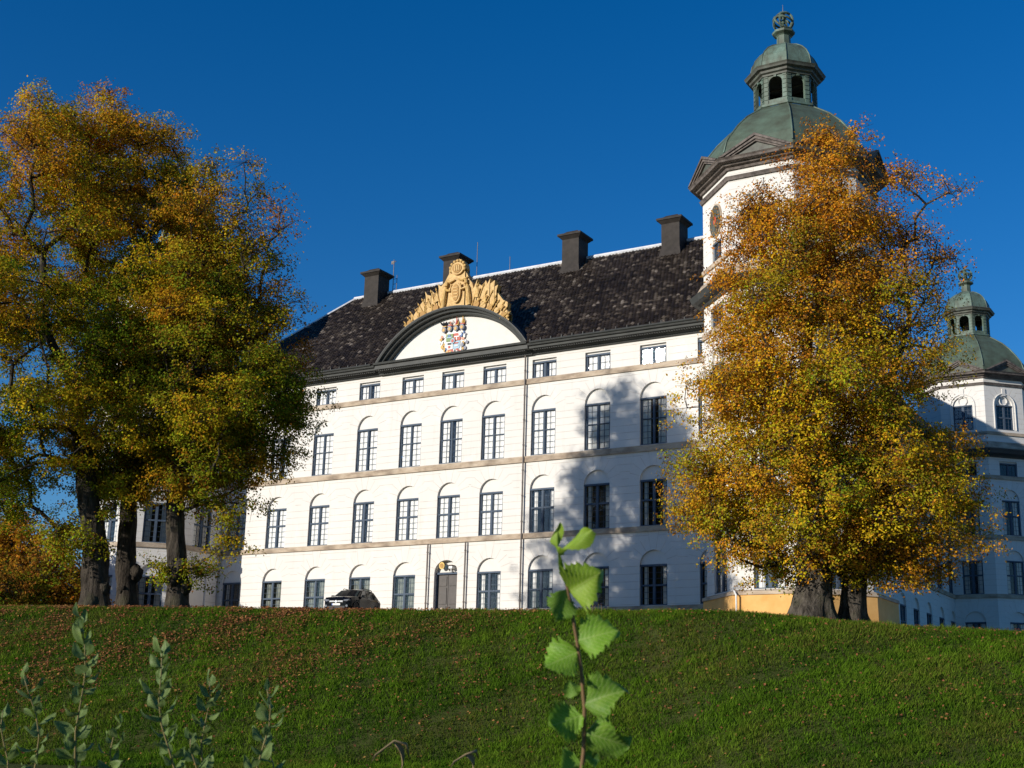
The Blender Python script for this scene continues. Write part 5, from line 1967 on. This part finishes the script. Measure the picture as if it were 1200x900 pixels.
def blade(mb, root, tip, width, side, m, serr=0.05, fold=0.25, droop=0.12, shape=0.75, lobes=9, NU=28, NV=6, pleat=0.035, twist=0.0, wave=0.0, ph=0.0):
    """one leaf as a pleated, toothed, drooping surface from root to tip; side: rough direction of its breadth"""
    root, tip = np.array(root), np.array(tip)
    ax_ = tip-root
    L_ = np.linalg.norm(ax_)
    e = ax_/L_
    s = np.array(side, float)
    s -= (s @ e)*e
    s /= np.linalg.norm(s)
    nrm = np.cross(e, s)
    v, uv = [], []
    for i in range(NU+1):
        t = i/NU
        half = width/2*(math.sin(math.pi*min(1, t**shape*0.985+0.015)))**0.72
        tooth = 1+serr*(2*abs((t*lobes*2) % 1-0.5)*2-1)+serr*0.6*math.sin(t*lobes*1.1*math.pi)
        c = root+e*L_*t+nrm*(-droop*L_*(t-0.25)**2*1.3)
        st_, nt_ = math.cos(twist*t)*s+math.sin(twist*t)*nrm, math.cos(twist*t)*nrm-math.sin(twist*t)*s
        for j in range(-NV, NV+1):
            x = j/NV
            lag = abs(x)*0.20*L_*(1-t)            # side veins run forward
            pl_ = pleat*L_*abs(((t-abs(x)*0.16)*lobes) % 1-0.5)*2*min(1, abs(x)*2.2)*(1-t*0.5)
            off = st_*x*half*(tooth if abs(j) == NV else 1)*math.cos(fold*0.8)
            up_ = nt_*(abs(x)*half*math.sin(fold)-pl_+wave*L_*x*x*math.sin(5.2*t+ph+(1.7 if x > 0 else 0))-0.35*wave*L_*abs(x)**3*2)
            v.append(tuple(c+off+up_+e*lag*0.35))
            uv.append((x*half/(width/2), t, 0))
    n = 2*NV+1
    f = [(i*n+j, i*n+j+1, (i+1)*n+j+1, (i+1)*n+j) for i in range(NU) for j in range(n-1)]
    mb.add(v, f, m, uv)


def leaf_obj(parent, args, kw, origin):
    mb = MB()
    blade(mb, *args, **kw)
    o = mb.build("leaf", parent, origin, smooth=True)
    at = o.data.attributes.new("luv", 'FLOAT_VECTOR', 'POINT')
    at.data.foreach_set("vector", np.array(mb.cell, np.float32).ravel())
    return o


DS = 1.75


def fp(u, v, d=0.0, D=DS):
    return at_depth(u, v, D+d)


sb = fp(672, 1010)
sap = thing("sapling", tuple(sb), "single upright sapling with broad pleated bright green leaves close in the foreground", "sapling")
stm = MB()
stm.tube([fp(672, 1010), fp(678, 930), fp(684, 880), fp(685, 830), fp(681, 785), fp(676, 750), fp(669, 712), fp(665, 690), fp(660, 668), fp(655, 650), fp(656, 640)],
         [0.0032, 0.0031, 0.0029, 0.0027, 0.0025, 0.0024, 0.0022, 0.002, 0.0018, 0.0015, 0.0008], STEM, 8)
stm.build("stem", sap, tuple(sb), smooth=True)
SU, SV, SD = RT, UP, FW
LV = [  # root px, tip px, depth of root/tip, width px, breadth direction (right, up, away), material, options
    ((656, 652), (692, 620, -0.02), 26, (0.5, 0.9, 0.5), ALDERY, dict(fold=0.7, droop=0.05)),
    ((655, 650), (652, 616, 0.02), 15, (0.5, 0.1, 0.8), ALDERY, dict(fold=0.9, droop=0.1)),
    ((657, 672), (655, 640, -0.01), 9, (0.9, 0.1, 0.3), ALDERY, dict(fold=0.8, droop=0.1)),
    ((666, 694), (701, 672, -0.015), 46, (-0.35, 0.95, 0.25), ALDERY, dict(fold=0.25, droop=0.25, serr=0.15, pleat=0.085)),
    ((664, 690), (653, 728, -0.012), 30, (0.9, 0.2, 0.45), ALDER, dict(fold=0.4, droop=0.1, serr=0.15, pleat=0.085)),
    ((672, 752), (723, 738, -0.015), 48, (-0.2, 0.95, 0.3), ALDER, dict(fold=0.18, droop=0.22, serr=0.15, pleat=0.085)),
    ((677, 764), (637, 782, -0.012), 42, (0.35, 0.9, 0.35), ALDER, dict(fold=0.2, droop=0.2, serr=0.15, pleat=0.085)),
    ((681, 826), (728, 808, -0.02), 50, (-0.25, 0.9, 0.5), ALDER, dict(fold=0.35, droop=0.3, serr=0.15, pleat=0.085)),
    ((683, 838), (641, 852, -0.012), 34, (0.2, 0.95, 0.3), ALDER, dict(fold=0.15, droop=0.2, serr=0.15, pleat=0.085)),
    ((684, 858), (737, 874, -0.015), 46, (0.3, 0.9, 0.3), ALDER, dict(fold=0.18, droop=0.22, serr=0.15, pleat=0.085)),
    ((682, 894), (655, 905, -0.01), 36, (0.4, 0.9, 0.3), ALDER, dict(fold=0.3, droop=0.2, serr=0.15, pleat=0.085)),
    ((676, 815), (668, 800, 0.02), 26, (0.8, 0.4, 0.4), ALDER, dict(fold=0.3, droop=0.2, serr=0.15, pleat=0.085)),
    ((684, 884), (706, 892, 0.02), 24, (0.3, 0.9, 0.3), ALDER, dict(fold=0.3, droop=0.2, serr=0.15, pleat=0.085)),
]
LRN = np.random.default_rng(12)
ALDERB = leafmat("browning_pleated_leaf", (0.08, 0.19, 0.016), (0.17, 0.29, 0.035), (0.32, 0.40, 0.13))
for li_, (r0, t0, wpx, sd, m, kw) in enumerate(LV):
    if li_ in (4, 7, 9, 11):
        m = ALDERB
    kw = dict(kw, twist=float(LRN.normal(0, 0.5)), wave=float(LRN.uniform(0.08, 0.22)), ph=float(LRN.uniform(0, 6)), fold=kw['fold']+float(LRN.uniform(0.05, 0.35)), lobes=int(LRN.integers(7, 11)), shape=float(LRN.uniform(0.6, 0.95)))
    rt, tpnt = fp(*r0), fp(t0[0], t0[1], t0[2])
    side_ = sd[0]*SU+sd[1]*SV+sd[2]*SD
    leaf_obj(sap, (rt, tpnt, wpx/FPX*DS*1.22*float(LRN.uniform(0.85, 1.15)), side_, m), kw, tuple(rt))


def shoot(top, bottom, D, nleaf, size, seed, label):
    rng = np.random.default_rng(seed)
    b = at_depth(bottom[0], bottom[1], D)
    a = at_depth(top[0], top[1], D)
    th = thing("poplar_shoot", tuple(b), label, "shoot", "leafy shoots in the lower left foreground")
    mb = MB()
    n = 8
    nleaf = int(nleaf*2.3)
    pts = [lerp(b, a, i/n)+RT*0.012*math.sin(i*1.1+seed)+RT*0.03*math.sin(seed*2.1)*(i/n)**2 for i in range(n+1)]
    mb.tube(pts, [lerp(0.0034, 0.0011, i/n) for i in range(n+1)], STEMG, 7)
    mb.build("stem", th, tuple(b), smooth=True)
    lv = MB()
    for k in range(nleaf):
        f = (k+0.5)/nleaf
        f = 0.08+0.92*f
        p = lerp(b, a, f)+RT*0.012*math.sin(f*n*1.1+seed)+RT*0.03*math.sin(seed*2.1)*f**2
        az = k*2.4+rng.uniform(-0.4, 0.4)
        el = rng.uniform(0.25, 0.75)+0.5*max(0, f-0.7)*3
        d = math.cos(az)*math.cos(el)*RT+math.sin(az)*math.cos(el)*FW+math.sin(el)*UP
        ln = 0.78*size*rng.uniform(0.7, 1.25)*(1.0-0.35*max(0, f-0.8)*5*0.5)
        sdv = np.cross(d, UP)+0.3*rng.normal(0, 1, 3)
        o = leaf_obj(th, (p, p+d*ln, ln*rng.uniform(0.45, 0.68), sdv, WILLOW), dict(serr=0.03, fold=rng.uniform(0.15, 0.5), droop=rng.uniform(0.1, 0.3), shape=float(rng.uniform(0.7, 1.05)), twist=float(rng.normal(0, 0.6)), wave=0.08, ph=float(rng.uniform(0, 6)), NU=14, NV=3, pleat=0.012), tuple(p))
    return th


shoot((83, 722), (97, 990), 3.0, 17, 0.062, 1, "tallest leafy shoot in the lower left foreground, its tip reaching almost to the bank top")
shoot((45, 786), (46, 990), 3.1, 11, 0.058, 2, "second tall narrow shoot just left of the tallest one")
shoot((8, 832), (-2, 990), 2.9, 8, 0.058, 3, "shoot at the very left edge of the picture, half cut off")
shoot((128, 846), (124, 990), 3.0, 8, 0.055, 4, "short shoot close right of the tallest one")
shoot((198, 764), (204, 990), 2.9, 15, 0.060, 5, "leafy shoot with large pale leaves, taller of the middle pair")
shoot((240, 796), (243, 990), 3.1, 13, 0.056, 6, "slimmer shoot close right of the one with large pale leaves")
shoot((300, 808), (308, 990), 2.9, 10, 0.056, 7, "lone shoot furthest right among those at the lower left")
shoot((322, 862), (322, 990), 3.2, 6, 0.05, 8, "small shoot low down beside the furthest right one")
shoot((228, 862), (226, 990), 3.0, 6, 0.05, 9, "small low shoot between the middle pair")

# dry curled stalks at the foot of the picture
DRY = plain("dry_straw_brown", (0.26, 0.19, 0.10), 0.8, 0.2)
for k, (path, lab) in enumerate((([(428, 905), (440, 885), (462, 868), (476, 872), (480, 890)], "dry brown stalk arching low at the bottom of the picture"),
                                ([(520, 912), (532, 893), (546, 884), (558, 880), (560, 888)], "dry curled straw stalk left of the sapling foot"))):
    ds = MB()
    pp = [at_depth(u, v, 2.6+0.01*i) for i, (u, v) in enumerate(path)]
    pp = [at_depth(path[0][0]-6, path[0][1]+60, 2.6)]+pp
    ds.tube(pp, [0.002]+[0.002]*(len(pp)-3)+[0.003, 0.001], DRY, 7)
    blade(ds, pp[-3], pp[-1]-UP*0.02, 0.022, UP+FW, DRY, serr=0.02, fold=0.6, droop=0.4, NU=10, NV=3)
    tag(ds.build("dry_stalk", None, tuple(pp[0]), smooth=True), lab, "stalk")

# small purple flowers on the bank top
PURP = plain("purple_petals", (0.16, 0.10, 0.33), 0.6, 0.3)
fl_ = MB()
rr = np.random.default_rng(5)
fb = bpt(700, 721, 50.6)
for k in range(16):
    x, y = fb[0]+rr.normal(0, 0.42)*RH[0]+rr.normal(0, 0.12)*FH[0], fb[1]+rr.normal(0, 0.42)*RH[1]+rr.normal(0, 0.12)*FH[1]
    z = float(ground_z(x, y))
    h = rr.uniform(0.18, 0.34)
    fl_.tube([(x, y, z-0.03), (x+0.01, y, z+h)], 0.008, STEMG, 4)
    for q in range(5):
        t = q*1.2566
        fl_.add([(x, y, z+h), (x+0.05*math.cos(t-0.5), y+0.05*math.sin(t-0.5), z+h+0.02), (x+0.08*math.cos(t), y+0.08*math.sin(t), z+h+0.035), (x+0.05*math.cos(t+0.5), y+0.05*math.sin(t+0.5), z+h+0.02)], [(0, 1, 2, 3)], PURP)
tag(fl_.build("wildflower_clump", None, tuple(fb)), "clump of small purple wildflowers on the bank top", "flowers")

# low dark clipped bush at the foot of the far tower
def pal_h(h, rel, rng, N):
    return np.tile(np.array([[0.03, 0.045, 0.012]]), (N, 1))*rng.uniform(0.7, 1.3, (N, 1)), np.ones(N)
